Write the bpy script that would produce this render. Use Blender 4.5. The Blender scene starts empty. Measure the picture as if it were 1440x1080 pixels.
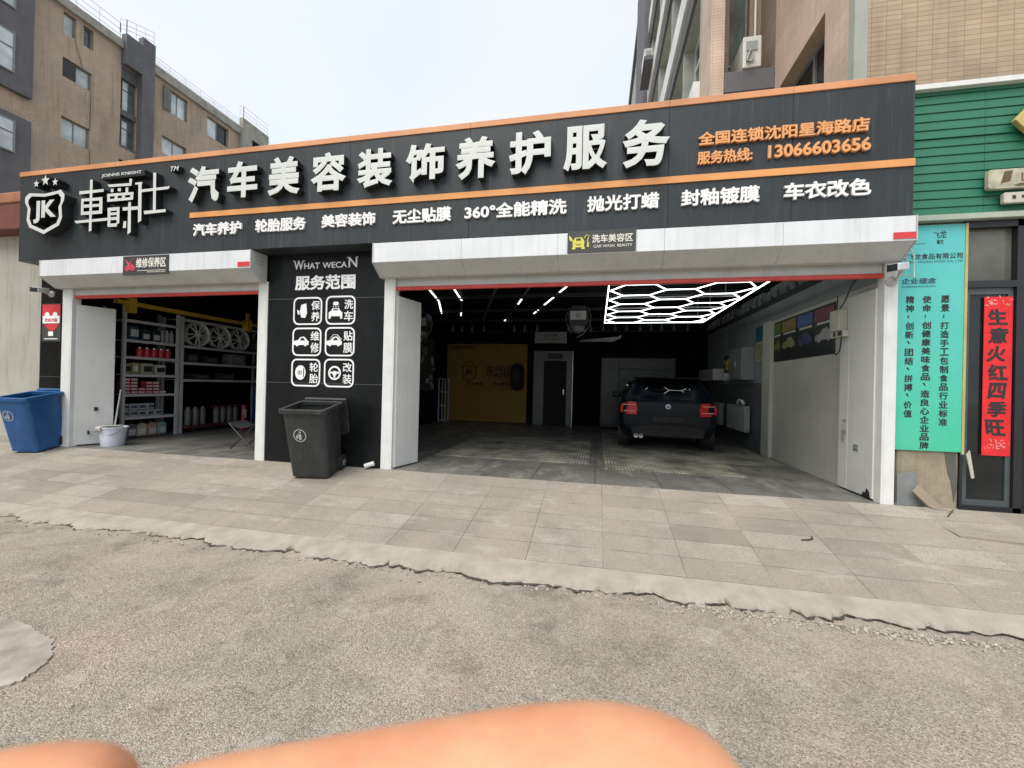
import bpy, math, random
from mathutils import Vector, Matrix
R = math.radians
sc = bpy.context.scene
COL = sc.collection
random.seed(7)

# ------------------------------------------------------------------ camera
cam_d = bpy.data.cameras.new('camera')
cam = bpy.data.objects.new('camera', cam_d); COL.objects.link(cam); sc.camera = cam
cam_d.sensor_width = 36; cam_d.lens = 14.445; cam_d.clip_start = 0.005; cam_d.clip_end = 800
CAM = Vector((0, -5.197, 1.2))
_r = Vector((0.978999, 0.202513, 0.023445)); _u = Vector((-0.022428, -0.007315, 0.999722)); _f = Vector((-0.202628, 0.979252, 0.002619))
cam.matrix_world = Matrix(((_r.x, _u.x, -_f.x, CAM.x), (_r.y, _u.y, -_f.y, CAM.y), (_r.z, _u.z, -_f.z, CAM.z), (0, 0, 0, 1)))
cam_d.dof.use_dof = True; cam_d.dof.focus_distance = 6.5; cam_d.dof.aperture_fstop = 10

# ------------------------------------------------------------------ world, sun, exposure
sun_dir = Vector((-0.26, -0.52, 1.0)).normalized()          # towards the sun
EL = math.asin(sun_dir.z); AZ = math.atan2(sun_dir.x, sun_dir.y)
w = bpy.data.worlds.new('World'); sc.world = w; w.use_nodes = True
nt = w.node_tree; nt.nodes.clear()
wo = nt.nodes.new('ShaderNodeOutputWorld'); bg = nt.nodes.new('ShaderNodeBackground')
sky = nt.nodes.new('ShaderNodeTexSky'); sky.sky_type = 'NISHITA'; sky.sun_disc = False
sky.sun_elevation = EL; sky.sun_rotation = AZ; sky.dust_density = 4.0; sky.air_density = 1.0
hs = nt.nodes.new('ShaderNodeHueSaturation'); hs.inputs['Saturation'].default_value = 0.45
wn = nt.nodes.new('ShaderNodeTexNoise'); wn.inputs['Scale'].default_value = 2.2; wn.inputs['Detail'].default_value = 5
wc = nt.nodes.new('ShaderNodeTexCoord')
wr = nt.nodes.new('ShaderNodeValToRGB')
wr.color_ramp.elements[0].position = .35; wr.color_ramp.elements[0].color = (7.1, 7.9, 8.7, 1)
wr.color_ramp.elements[1].position = .7; wr.color_ramp.elements[1].color = (8.0, 8.45, 8.85, 1)
wm = nt.nodes.new('ShaderNodeMix'); wm.data_type = 'RGBA'; wm.inputs[0].default_value = .8
nt.links.new(wc.outputs['Generated'], wn.inputs['Vector']); nt.links.new(wn.outputs['Fac'], wr.inputs['Fac'])
nt.links.new(sky.outputs[0], hs.inputs['Color'])
nt.links.new(hs.outputs[0], wm.inputs[6]); nt.links.new(wr.outputs[0], wm.inputs[7])
nt.links.new(wm.outputs[2], bg.inputs['Color']); bg.inputs['Strength'].default_value = 0.095
nt.links.new(bg.outputs[0], wo.inputs[0])
sl = bpy.data.lights.new('sun', 'SUN'); sl.energy = 2.6; sl.angle = R(50); sl.color = (1, .95, .88)
so = bpy.data.objects.new('sun', sl); COL.objects.link(so)
so.rotation_euler = sun_dir.to_track_quat('Z', 'Y').to_euler(); so.location = (0, -10, 30)
sc.view_settings.view_transform = 'Standard'; sc.view_settings.look = 'None'
sc.view_settings.exposure = 0.5; sc.view_settings.gamma = 1

# ------------------------------------------------------------------ materials
MATS = {}
def nodes_of(name, rough=.6, metal=0., spec=.5):
    m = bpy.data.materials.new(name); m.use_nodes = True
    t = m.node_tree; b = t.nodes['Principled BSDF']
    b.inputs['Roughness'].default_value = rough; b.inputs['Metallic'].default_value = metal
    b.inputs['Specular IOR Level'].default_value = spec
    MATS[name] = m
    return m, t, b
def N(t, typ, **kw):
    n = t.nodes.new(typ)
    for k, v in kw.items():
        if k in n.inputs: n.inputs[k].default_value = v
        else: setattr(n, k, v)
    return n
def noise(t, vec, scale, detail=4, rough=.55, sx=1, sy=1, sz=1):
    if (sx, sy, sz) != (1, 1, 1):
        mp = N(t, 'ShaderNodeMapping'); mp.inputs['Scale'].default_value = (sx, sy, sz)
        t.links.new(vec, mp.inputs['Vector']); vec = mp.outputs[0]
    n = N(t, 'ShaderNodeTexNoise', Scale=scale, Detail=detail, Roughness=rough)
    t.links.new(vec, n.inputs['Vector']); return n.outputs['Fac']
def ramp(t, fac, stops):
    r = t.nodes.new('ShaderNodeValToRGB'); e = r.color_ramp.elements
    while len(e) < len(stops): e.new(.5)
    for i, (p, c) in enumerate(stops):
        e[i].position = p; e[i].color = (*c, 1) if len(c) == 3 else c
    t.links.new(fac, r.inputs['Fac']); return r.outputs[0]
def mixc(t, fac, a, b, blend='MIX'):
    m = t.nodes.new('ShaderNodeMix'); m.data_type = 'RGBA'; m.blend_type = blend
    for s, v in ((0, fac), (6, a), (7, b)):
        if isinstance(v, (int, float)): m.inputs[s].default_value = v
        elif isinstance(v, tuple): m.inputs[s].default_value = (*v, 1)
        else: t.links.new(v, m.inputs[s])
    return m.outputs[2]
def mth(t, op, a, b=None, c=None):
    m = t.nodes.new('ShaderNodeMath'); m.operation = op
    for i, v in enumerate((a, b, c)):
        if v is None: continue
        if isinstance(v, (int, float)): m.inputs[i].default_value = v
        else: t.links.new(v, m.inputs[i])
    return m.outputs[0]
def bump(t, b, h, strength=.3, dist=.01):
    n = N(t, 'ShaderNodeBump', Strength=strength, Distance=dist)
    t.links.new(h, n.inputs['Height']); t.links.new(n.outputs[0], b.inputs['Normal'])
def pos(t): return t.nodes.new('ShaderNodeNewGeometry').outputs['Position']
def k3(c, f): return tuple(min(1, x*f) for x in c)
def mat(name, c, rough=.6, metal=0., var=.12, scale=6., bmp=0., bscale=80., streak=0., spec=.5, speck=0., pale=0.):
    """plain surface with mottling, optional vertical rain streaks, fine bump"""
    m, t, b = nodes_of(name, rough, metal, spec)
    p = pos(t)
    col = ramp(t, noise(t, p, scale), [(.3, k3(c, 1-var)), (.7, k3(c, 1+var))])
    if streak:
        s = noise(t, p, 5, 6, .65, 3.2, 3.2, .22)
        f = ramp(t, s, [(.5, (0, 0, 0)), (.72, (streak,)*3)])
        col = mixc(t, f, col, k3(c, .35))
    if pale:
        col = mixc(t, ramp(t, noise(t, p, 9, 6, .7, 2.5, 2.5, .10), [(.56, (0, 0, 0)), (.74, (pale,)*3)]), col, (.20, .21, .21))
    if speck:
        col = mixc(t, ramp(t, noise(t, p, 220, 2), [(.6, (0, 0, 0)), (.72, (speck,)*3)]), col, k3(c, .4))
    t.links.new(col, b.inputs['Base Color'])
    rr = ramp(t, noise(t, p, scale*2.3), [(.3, (max(0, rough-.08),)*3), (.7, (min(1, rough+.1),)*3)])
    t.links.new(rr, b.inputs['Roughness'])
    if bmp: bump(t, b, noise(t, p, bscale, 3), bmp, .004)
    return m
def emit(name, c, s):
    m, t, b = nodes_of(name, .4); b.inputs['Base Color'].default_value = (*c, 1)
    b.inputs['Emission Color'].default_value = (*c, 1); b.inputs['Emission Strength'].default_value = s
    return m
def glass(name, c, rough=.05, var=.5):
    m, t, b = nodes_of(name, rough, 0, .5)
    p = pos(t); t.links.new(ramp(t, noise(t, p, 1.3), [(.35, k3(c, 1-var)), (.65, k3(c, 1+var))]), b.inputs['Base Color'])
    return m
def brick(name, c1, c2, mortar, bw, bh, msize=.006, streak=.35, big=.5, off=.5):
    m, t, b = nodes_of(name, .75)
    p = pos(t); s = N(t, 'ShaderNodeSeparateXYZ'); t.links.new(p, s.inputs[0])
    u = mth(t, 'ADD', s.outputs['X'], s.outputs['Y'])
    cb = N(t, 'ShaderNodeCombineXYZ'); t.links.new(u, cb.inputs['X']); t.links.new(s.outputs['Z'], cb.inputs['Y'])
    br = N(t, 'ShaderNodeTexBrick', Scale=1.0); br.offset = off
    br.inputs['Brick Width'].default_value = bw; br.inputs['Row Height'].default_value = bh
    br.inputs['Mortar Size'].default_value = msize; br.inputs['Mortar Smooth'].default_value = .2
    br.inputs['Color1'].default_value = (*c1, 1); br.inputs['Color2'].default_value = (*c2, 1); br.inputs['Mortar'].default_value = (*mortar, 1)
    t.links.new(cb.outputs[0], br.inputs['Vector'])
    g = ramp(t, noise(t, p, big, 5, .6), [(.35, (.80, .80, .80)), (.68, (1.12, 1.1, 1.07))])
    col = mixc(t, 1.0, br.outputs['Color'], g, 'MULTIPLY')
    st = ramp(t, noise(t, p, 3, 6, .65, 2.5, 2.5, .14), [(.52, (0, 0, 0)), (.75, (streak,)*3)])
    col = mixc(t, st, col, k3(mortar, .55))
    t.links.new(col, b.inputs['Base Color'])
    inv = mth(t, 'SUBTRACT', 1.0, br.outputs['Fac']); bump(t, b, inv, .5, .006)
    return m

# ground materials
def paving():
    m, t, b = nodes_of('granite_paving', .8)
    p = pos(t); s = N(t, 'ShaderNodeSeparateXYZ'); t.links.new(p, s.inputs[0])
    u = mth(t, 'DIVIDE', mth(t, 'SUBTRACT', s.outputs['X'], .08), .658)
    wob = mth(t, 'MULTIPLY', mth(t, 'SUBTRACT', noise(t, p, 1.1, 2), .5), .05)
    v = mth(t, 'DIVIDE', mth(t, 'ADD', s.outputs['Y'], wob), .28)
    fv = mth(t, 'FLOOR', v)
    rw = N(t, 'ShaderNodeTexWhiteNoise', noise_dimensions='1D'); t.links.new(fv, rw.inputs['W'])
    off = mth(t, 'MULTIPLY', mth(t, 'GREATER_THAN', rw.outputs['Value'], .62), .5)
    u = mth(t, 'ADD', u, off)
    fu = mth(t, 'FLOOR', u)
    cc = N(t, 'ShaderNodeCombineXYZ'); t.links.new(fu, cc.inputs[0]); t.links.new(fv, cc.inputs[1])
    wn_ = N(t, 'ShaderNodeTexWhiteNoise', noise_dimensions='2D'); t.links.new(cc.outputs[0], wn_.inputs['Vector'])
    base = ramp(t, wn_.outputs['Value'], [(0, (.265, .24, .208)), (.15, (.32, .288, .25)), (.5, (.35, .312, .272)), (.8, (.375, .342, .292)), (1, (.42, .388, .338))])
    base = mixc(t, ramp(t, noise(t, p, 130, 3, .75), [(.40, (0, 0, 0)), (.60, (.9,)*3)]), base, (.20, .175, .148))
    big = ramp(t, noise(t, p, .9, 5, .6), [(.3, (.84, .85, .86)), (.7, (1.10, 1.09, 1.06))])
    base = mixc(t, 1.0, base, big, 'MULTIPLY')
    stain = ramp(t, noise(t, p, 2.4, 6, .7), [(.50, (0, 0, 0)), (.68, (.42,)*3)])
    base = mixc(t, stain, base, (.17, .15, .125))
    pale = ramp(t, noise(t, p, 3.1, 6, .75, .6, 1.6, 1), [(.55, (0, 0, 0)), (.72, (.5,)*3)])
    base = mixc(t, pale, base, (.45, .43, .38))
    ru = mth(t, 'FRACT', u); rv = mth(t, 'FRACT', v)
    lu = mth(t, 'LESS_THAN', ru, .010); lv = mth(t, 'LESS_THAN', rv, .022)
    ln = mth(t, 'MAXIMUM', lu, lv)
    patchy = ramp(t, noise(t, p, 2.3, 3), [(.38, (.15,)*3), (.6, (.8,)*3)])
    base = mixc(t, mth(t, 'MULTIPLY', ln, patchy), base, (.075, .068, .058))
    t.links.new(base, b.inputs['Base Color'])
    hh = mth(t, 'SUBTRACT', noise(t, p, 120, 4, .7), mth(t, 'MULTIPLY', ln, .8))
    bump(t, b, hh, .55, .004)
    return m
def asphalt():
    m, t, b = nodes_of('worn_asphalt', .88)
    p = pos(t)
    v = N(t, 'ShaderNodeTexVoronoi', Scale=170.0); t.links.new(p, v.inputs['Vector'])
    v2 = N(t, 'ShaderNodeTexVoronoi', Scale=42.0); t.links.new(p, v2.inputs['Vector'])
    sp = N(t, 'ShaderNodeSeparateColor'); t.links.new(v.outputs['Color'], sp.inputs[0])
    base = ramp(t, sp.outputs[0], [(0, (.12, .105, .088)), (.2, (.26, .232, .203)), (.72, (.335, .30, .262)), (1, (.50, .46, .41))])
    big = ramp(t, noise(t, p, 1.1, 7, .66), [(.3, (.70, .71, .70)), (.5, (1, 1, 1)), (.70, (1.16, 1.13, 1.08))])
    base = mixc(t, 1.0, base, big, 'MULTIPLY')
    hue = ramp(t, noise(t, p, 1.5, 4, .6), [(.35, (1.05, .99, .955)), (.65, (.985, 1.0, .945))])
    base = mixc(t, 1.0, base, hue, 'MULTIPLY')
    dk = ramp(t, noise(t, p, 2.6, 7, .72), [(.54, (0, 0, 0)), (.70, (.62,)*3)])
    base = mixc(t, dk, base, (.125, .112, .092))
    pit = ramp(t, v2.outputs['Distance'], [(.0, (.9,)*3), (.22, (0, 0, 0))])
    pit = mixc(t, ramp(t, noise(t, p, 5, 4), [(.36, (0, 0, 0)), (.55, (1, 1, 1))]), (0, 0, 0), pit)
    base = mixc(t, pit, base, (.055, .05, .045))
    dust = ramp(t, noise(t, p, 3.7, 7, .75), [(.57, (0, 0, 0)), (.72, (.6,)*3)])
    base = mixc(t, dust, base, (.50, .46, .395))
    s = N(t, 'ShaderNodeSeparateXYZ'); t.links.new(p, s.inputs[0])
    near = ramp(t, mth(t, 'MULTIPLY_ADD', s.outputs['Y'], 1.0, 3.05), [(.35, (0, 0, 0)), (1.0, (.45,)*3)])
    near = mixc(t, ramp(t, noise(t, p, 2.2, 5, .7), [(.38, (0, 0, 0)), (.6, (1, 1, 1))]), (0, 0, 0), near)
    base = mixc(t, near, base, (.42, .375, .315))
    cr = N(t, 'ShaderNodeTexVoronoi', Scale=.9, feature='DISTANCE_TO_EDGE')
    wv = N(t, 'ShaderNodeVectorMath', operation='ADD')
    nz = N(t, 'ShaderNodeTexNoise', Scale=3.5, Detail=6.0); t.links.new(p, nz.inputs['Vector'])
    sc_ = N(t, 'ShaderNodeVectorMath', operation='SCALE'); sc_.inputs['Scale'].default_value = .25; t.links.new(nz.outputs['Color'], sc_.inputs[0])
    t.links.new(p, wv.inputs[0]); t.links.new(sc_.outputs[0], wv.inputs[1]); t.links.new(wv.outputs[0], cr.inputs['Vector'])
    crm = ramp(t, cr.outputs['Distance'], [(.0, (.8,)*3), (.009, (0, 0, 0))])
    crm = mixc(t, ramp(t, noise(t, p, .7, 2), [(.55, (0, 0, 0)), (.68, (.5,)*3)]), (0, 0, 0), crm)
    base = mixc(t, crm, base, (.05, .045, .04))
    t.links.new(base, b.inputs['Base Color'])
    h = mth(t, 'ADD', mth(t, 'MULTIPLY', v.outputs['Distance'], -1.0), mth(t, 'MULTIPLY', noise(t, p, 14, 5, .7), 1.4))
    bump(t, b, h, .8, .008)
    return m
def floor_tile():
    m, t, b = nodes_of('garage_floor', .5)
    p = pos(t)
    br = N(t, 'ShaderNodeTexBrick', Scale=1.0); br.offset = 0
    br.inputs['Brick Width'].default_value = .8; br.inputs['Row Height'].default_value = .8; br.inputs['Mortar Size'].default_value = .006
    br.inputs['Color1'].default_value = (.15, .147, .135, 1); br.inputs['Color2'].default_value = (.185, .18, .165, 1); br.inputs['Mortar'].default_value = (.05, .05, .05, 1)
    t.links.new(p, br.inputs['Vector'])
    st = ramp(t, noise(t, p, 1.6, 7, .7), [(.45, (0, 0, 0)), (.68, (.75,)*3)])
    col = mixc(t, st, br.outputs['Color'], (.06, .057, .052))
    col = mixc(t, ramp(t, noise(t, p, 2.4, 6, .7, 1, .4, 1), [(.52, (0, 0, 0)), (.66, (.6,)*3)]), col, (.33, .32, .29))
    t.links.new(col, b.inputs['Base Color'])
    t.links.new(ramp(t, noise(t, p, 3, 5), [(.35, (.28,)*3), (.65, (.62,)*3)]), b.inputs['Roughness'])
    bump(t, b, noise(t, p, 40, 4), .15, .003)
    return m
def grate():
    m, t, b = nodes_of('ribbed_grating', .6)
    p = pos(t); s = N(t, 'ShaderNodeSeparateXYZ'); t.links.new(p, s.inputs[0])
    a = mth(t, 'LESS_THAN', mth(t, 'FRACT', mth(t, 'MULTIPLY', s.outputs['X'], 22)), .38)
    c = mth(t, 'LESS_THAN', mth(t, 'FRACT', mth(t, 'MULTIPLY', s.outputs['Y'], 7)), .12)
    ho = mth(t, 'MAXIMUM', a, c)
    col = ramp(t, noise(t, p, 1.9, 6, .65), [(.36, (.10, .096, .08)), (.62, (.50, .475, .39))])
    col = mixc(t, mth(t, 'MULTIPLY', ho, .62), col, (.06, .057, .047))
    t.links.new(col, b.inputs['Base Color']); bump(t, b, mth(t, 'SUBTRACT', 1.0, ho), .6, .006)
    return m
PAVE = paving(); ASPH = asphalt(); FLOOR = floor_tile(); GRATE = grate()
KERB = mat('kerb_concrete', (.325, .293, .25), .85, var=.16, scale=6, bmp=.5, bscale=160, speck=.6)
STONE = mat('broken_stone', (.36, .33, .27), .9, var=.5, scale=24, bmp=.4)
SIGN = mat('sign_charcoal', (.030, .0365, .041), .45, var=.2, scale=1.2, streak=.35, spec=.35, pale=.22)
ORANGE = mat('sign_orange', (.70, .31, .095), .5, var=.1, scale=2)
ORANGE_TOP = mat('sign_orange_top', (.60, .27, .12), .5, var=.18, scale=1.6)  # top trim's own orange, duller than the stripe
WHITE_L = mat('letter_white', (.60, .63, .60), .4, var=.05)
BLACK_L = mat('letter_black_side', (.014, .016, .016), .45)
WHITE_S = mat('small_letter_white', (.82, .82, .82), .45, var=.03)
ORANGE_L = mat('letter_orange', (.72, .34, .13), .45, var=.05)
BOXW = mat('shutter_white', (.68, .70, .725), .42, var=.06, scale=2, streak=.2)
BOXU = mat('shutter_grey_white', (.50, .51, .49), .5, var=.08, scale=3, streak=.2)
POSTW = mat('post_white', (.70, .71, .69), .45, var=.07, scale=4, streak=.12)
REDBAR = mat('red_bar', (.52, .05, .035), .45, var=.1)
REDTAPE = mat('red_tape', (.60, .04, .05), .5)
GREYM = mat('grey_metal', (.30, .31, .31), .45, .3, var=.1)
STEEL = mat('steel', (.55, .55, .54), .32, .9, var=.1)
BLACKP = mat('black_plastic', (.018, .018, .019), .5, var=.3)
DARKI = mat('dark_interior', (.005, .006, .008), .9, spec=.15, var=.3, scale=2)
CEILB = mat('black_ceiling', (.004, .005, .007), .95, spec=.1)
PIERM, _t, _b = nodes_of('black_granite_tile', .22, 0, .18)
_p = pos(_t); _s = N(_t, 'ShaderNodeSeparateXYZ'); _t.links.new(_p, _s.inputs[0])
_l1 = mth(_t, 'LESS_THAN', mth(_t, 'ABSOLUTE', mth(_t, 'SUBTRACT', mth(_t, 'FRACT', mth(_t, 'DIVIDE', mth(_t, 'ADD', _s.outputs['Z'], .67), 1.22)), .5)), .003)
_c = ramp(_t, noise(_t, _p, 1.5, 6, .65), [(.35, (.005, .006, .0065)), (.7, (.013, .0145, .015))])
_c = mixc(_t, ramp(_t, noise(_t, _p, 60, 3), [(.62, (0, 0, 0)), (.75, (.25,)*3)]), _c, (.05, .05, .05))
_c = mixc(_t, _l1, _c, (.09, .095, .095)); _t.links.new(_c, _b.inputs['Base Color'])
_t.links.new(ramp(_t, noise(_t, _p, 2.5, 5), [(.3, (.16,)*3), (.7, (.42,)*3)]), _b.inputs['Roughness'])
DECAL = mat('white_decal', (.86, .87, .87), .5, var=.05)
DECALD = mat('dark_decal', (.03, .03, .03), .5)
PLASTER = mat('stained_render', (.39, .375, .33), .85, var=.12, scale=1.4, bmp=.3, streak=.45)
ROOFTILE = mat('red_fascia', (.15, .05, .036), .7, var=.2)
PANELG = mat('pale_wall_panel', (.52, .52, .465), .5, var=.09, scale=1.6, streak=.12)
TEALW = mat('dim_teal_wall', (.25, .30, .305), .6, var=.12, scale=1.5)
DOORW = mat('door_white', (.66, .665, .65), .45, var=.06, scale=2.5, streak=.1)
LBRICK = brick('brown_tile_facade', (.42, .33, .25), (.47, .375, .29), (.28, .22, .175), .24, .075, .008, .75)
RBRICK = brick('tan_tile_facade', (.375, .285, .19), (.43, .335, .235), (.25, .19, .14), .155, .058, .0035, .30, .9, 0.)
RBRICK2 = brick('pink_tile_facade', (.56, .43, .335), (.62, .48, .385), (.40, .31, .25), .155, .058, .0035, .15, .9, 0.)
DARKB = mat('dark_grey_render', (.115, .112, .122), .75, var=.16, scale=1.1, streak=.3)
CONC = mat('rough_concrete', (.30, .29, .26), .9, var=.22, scale=2.2, bmp=.4, streak=.35)
GREENC = mat('greenish_concrete', (.33, .35, .31), .85, var=.15, scale=2, bmp=.3)
PALEF = mat('pale_frame', (.70, .71, .69), .5, var=.12, scale=1.2, streak=.25)
RAILW = mat('white_rail', (.75, .74, .76), .5)
GLASSD = glass('dark_glass', (.014, .018, .018), .05)
GLASS_SKY = glass('sky_painted_glass', (.52, .58, .61), .05, .25)  # pale base colour carries the sky's reflection in the panes
GLASSG = glass('green_glass', (.10, .135, .12), .06, .4)
FRAMEG = mat('window_frame_grey', (.20, .21, .21), .5)
GREEN = mat('green_siding', (.021, .16, .09), .42, var=.1, scale=1.6, streak=.15)
TEAL, _t, _b = nodes_of('teal_print', .45)
_p = pos(_t); _s = N(_t, 'ShaderNodeSeparateXYZ'); _t.links.new(_p, _s.inputs[0])
_c = ramp(_t, mth(_t, 'DIVIDE', _s.outputs['Z'], 3.1), [(.1, (.045, .50, .27)), (.5, (.075, .52, .40)), (1, (.10, .50, .55))])
_c = mixc(_t, ramp(_t, noise(_t, _p, 2.5), [(.35, (0, 0, 0)), (.75, (.3,)*3)]), _c, (.16, .56, .47)); _t.links.new(_c, _b.inputs['Base Color']); bump(_t, _b, noise(_t, _p, 3.5, 3, .6, 1, 1, .5), .45, .03)
BLACKINK = mat('black_ink', (.02, .022, .025), .6)
NAVYINK = mat('navy_ink', (.03, .06, .10), .6)
REDP = mat('red_paper', (.70, .018, .022), .55, var=.14, scale=9, bmp=.6, bscale=14)
YELLOWS = mat('faded_yellow_board', (.52, .40, .15), .6, var=.25, scale=7)
CREAM = mat('faded_cream_board', (.42, .40, .30), .6, var=.35, scale=9)
BINBLK = mat('bin_charcoal', (.026, .029, .028), .5, var=.3, scale=4, bmp=.2, pale=.16)
BINBLU = mat('bin_blue', (.010, .085, .25), .45, var=.25, scale=3, bmp=.15, pale=.2, streak=.25)
RUBBER = mat('rubber', (.016, .016, .016), .75)
CARP, _t, _b = nodes_of('car_paint', .22); _b.inputs['Base Color'].default_value = (.004, .007, .013, 1); _b.inputs['Coat Weight'].default_value = .0; _b.inputs['Specular IOR Level'].default_value = .16
CARG = glass('car_glass', (.004, .005, .006), .02); _b = CARG.node_tree.nodes['Principled BSDF']; _b.inputs['Specular IOR Level'].default_value = 1.0; _b.inputs['Coat Weight'].default_value = .8
TAILR = emit('tail_light_red', (.42, .012, .010), .05)
LED = emit('led_white', (.93, 1, .97), 3.0)
LEDS = emit('led_strip_white', (.95, 1, 1), 1.6)
LEDOFF = mat('led_unlit', (.12, .13, .13), .5)
YELP = mat('yellow_panel', (.29, .165, .03), .75, var=.1)
YELB = mat('yellow_beam', (.62, .42, .045), .5, var=.15)
RACKW = mat('rack_grey', (.50, .51, .52), .5, var=.06)
SKIN, _t, _b = nodes_of('skin', .5); _p = pos(_t)
_t.links.new(ramp(_t, noise(_t, _p, 60, 6, .7), [(.25, (.56, .22, .12)), (.5, (.58, .285, .16)), (.75, (.63, .34, .20))]), _b.inputs['Base Color'])
bump(_t, _b, noise(_t, _p, 420, 6, .7), .35, .0012)
_b.inputs['Subsurface Weight'].default_value = .15; _b.inputs['Subsurface Radius'].default_value = (.01, .004, .002); _b.inputs['Subsurface Scale'].default_value = .3
def cmat(name, c, r=.5): return MATS.get(name) or mat(name, c, r)
# ------------------------------------------------------------------ geometry helpers
class MB:
    def __init__(s): s.v = []; s.f = []; s.m = []
    def add(s, vs, fs, m=0):
        o = len(s.v); s.v += [tuple(x) for x in vs]
        for f in fs: s.f.append([o+i for i in f]); s.m.append(m)
        return s
    def box(s, x0, x1, y0, y1, z0, z1, m=0):
        vs = [(x, y, z) for x in (x0, x1) for y in (y0, y1) for z in (z0, z1)]
        return s.add(vs, [(0, 1, 3, 2), (4, 6, 7, 5), (0, 4, 5, 1), (2, 3, 7, 6), (0, 2, 6, 4), (1, 5, 7, 3)], m)
    def obox(s, c, ax, ay, az, hx, hy, hz, m=0):
        c = Vector(c); ax, ay, az = Vector(ax).normalized(), Vector(ay).normalized(), Vector(az).normalized()
        vs = [c+ax*hx*i+ay*hy*j+az*hz*k for i in (-1, 1) for j in (-1, 1) for k in (-1, 1)]
        return s.add(vs, [(0, 1, 3, 2), (4, 6, 7, 5), (0, 4, 5, 1), (2, 3, 7, 6), (0, 2, 6, 4), (1, 5, 7, 3)], m)
    def bar(s, p, q, wx, wz, m=0, up=(0, 0, 1)):
        p, q = Vector(p), Vector(q); d = (q-p).normalized(); up = Vector(up)
        if abs(d.dot(up)) > .99: up = Vector((1, 0, 0))
        a = d.cross(up).normalized(); b = a.cross(d)
        return s.obox((p+q)/2, d, a, b, (q-p).length/2, wx/2, wz/2, m)
    def tube(s, pts, r, n=8, m=0, cap=True):
        pts = [Vector(p) for p in pts]; rs = r if isinstance(r, (list, tuple)) else [r]*len(pts)
        o = len(s.v); prev = None
        for i, p in enumerate(pts):
            d = (pts[min(i+1, len(pts)-1)]-pts[max(i-1, 0)]).normalized()
            if prev is None:
                up = Vector((0, 0, 1)) if abs(d.z) < .9 else Vector((1, 0, 0))
                a = d.cross(up).normalized()
            else: a = (prev-d*prev.dot(d)).normalized()
            prev = a; b = d.cross(a)
            for k in range(n):
                t = 2*math.pi*k/n; s.v.append(tuple(p+(a*math.cos(t)+b*math.sin(t))*rs[i]))
        for i in range(len(pts)-1):
            for k in range(n):
                s.f.append([o+i*n+k, o+i*n+(k+1) % n, o+(i+1)*n+(k+1) % n, o+(i+1)*n+k]); s.m.append(m)
        if cap:
            s.f.append([o+k for k in range(n)][::-1]); s.m.append(m)
            e = o+(len(pts)-1)*n; s.f.append([e+k for k in range(n)]); s.m.append(m)
        return s
    def lathe(s, c, axis, prof, n=20, m=0, squash=None):
        """prof: (radius, height) pairs along axis"""
        c = Vector(c); d = Vector(axis).normalized()
        up = Vector((0, 0, 1)) if abs(d.z) < .9 else Vector((1, 0, 0))
        a = d.cross(up).normalized(); b = d.cross(a); o = len(s.v)
        for r, h in prof:
            for k in range(n):
                t = 2*math.pi*k/n; s.v.append(tuple(c+d*h+(a*math.cos(t)+b*math.sin(t))*r))
        for i in range(len(prof)-1):
            for k in range(n):
                s.f.append([o+i*n+k, o+i*n+(k+1) % n, o+(i+1)*n+(k+1) % n, o+(i+1)*n+k]); s.m.append(m)
        if prof[0][0] > 1e-5: s.f.append([o+k for k in range(n)][::-1]); s.m.append(m)
        if prof[-1][0] > 1e-5:
            e = o+(len(prof)-1)*n; s.f.append([e+k for k in range(n)]); s.m.append(m)
        return s
    def prism(s, poly, axis, d0, d1, m=0, ms=None):
        """poly 2D; axis 'y': (x,z) at y d0..d1; 'x': (y,z); 'z': (x,y)"""
        def P(u, v, d): return (u, d, v) if axis == 'y' else ((d, u, v) if axis == 'x' else (u, v, d))
        n = len(poly); vs = [P(u, v, d0) for u, v in poly]+[P(u, v, d1) for u, v in poly]
        s.add(vs, [tuple(range(n))], m); o = len(s.v)-2*n
        s.f.append([o+n+i for i in range(n)][::-1]); s.m.append(m)
        for i in range(n):
            j = (i+1) % n; s.f.append([o+i, o+n+i, o+n+j, o+j]); s.m.append(m if ms is None else ms)
        return s
    def ringp(s, outer, inner, axis, d0, d1, m=0, ms=None):
        def P(u, v, d): return (u, d, v) if axis == 'y' else ((d, u, v) if axis == 'x' else (u, v, d))
        n = len(outer); o = len(s.v); ms = m if ms is None else ms
        for pl, d in ((outer, d0), (inner, d0), (outer, d1), (inner, d1)): s.v += [P(u, v, d) for u, v in pl]
        for i in range(n):
            j = (i+1) % n
            for q, mm in (((o+i, o+j, o+n+j, o+n+i), m), ((o+2*n+i, o+3*n+i, o+3*n+j, o+2*n+j), m), ((o+i, o+2*n+i, o+2*n+j, o+j), ms), ((o+n+i, o+n+j, o+3*n+j, o+3*n+i), ms)):
                s.f.append(list(q)); s.m.append(mm)
        return s
    def quad(s, a, b, c, d, m=0): return s.add([a, b, c, d], [(0, 1, 2, 3)], m)
def world_off(o):
    v = Vector((0, 0, 0))
    while o is not None: v += Vector(o.location); o = o.parent
    return v
def fix_normals(me):
    import bmesh
    bm = bmesh.new(); bm.from_mesh(me); bmesh.ops.recalc_face_normals(bm, faces=bm.faces); bm.to_mesh(me); bm.free()
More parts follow.
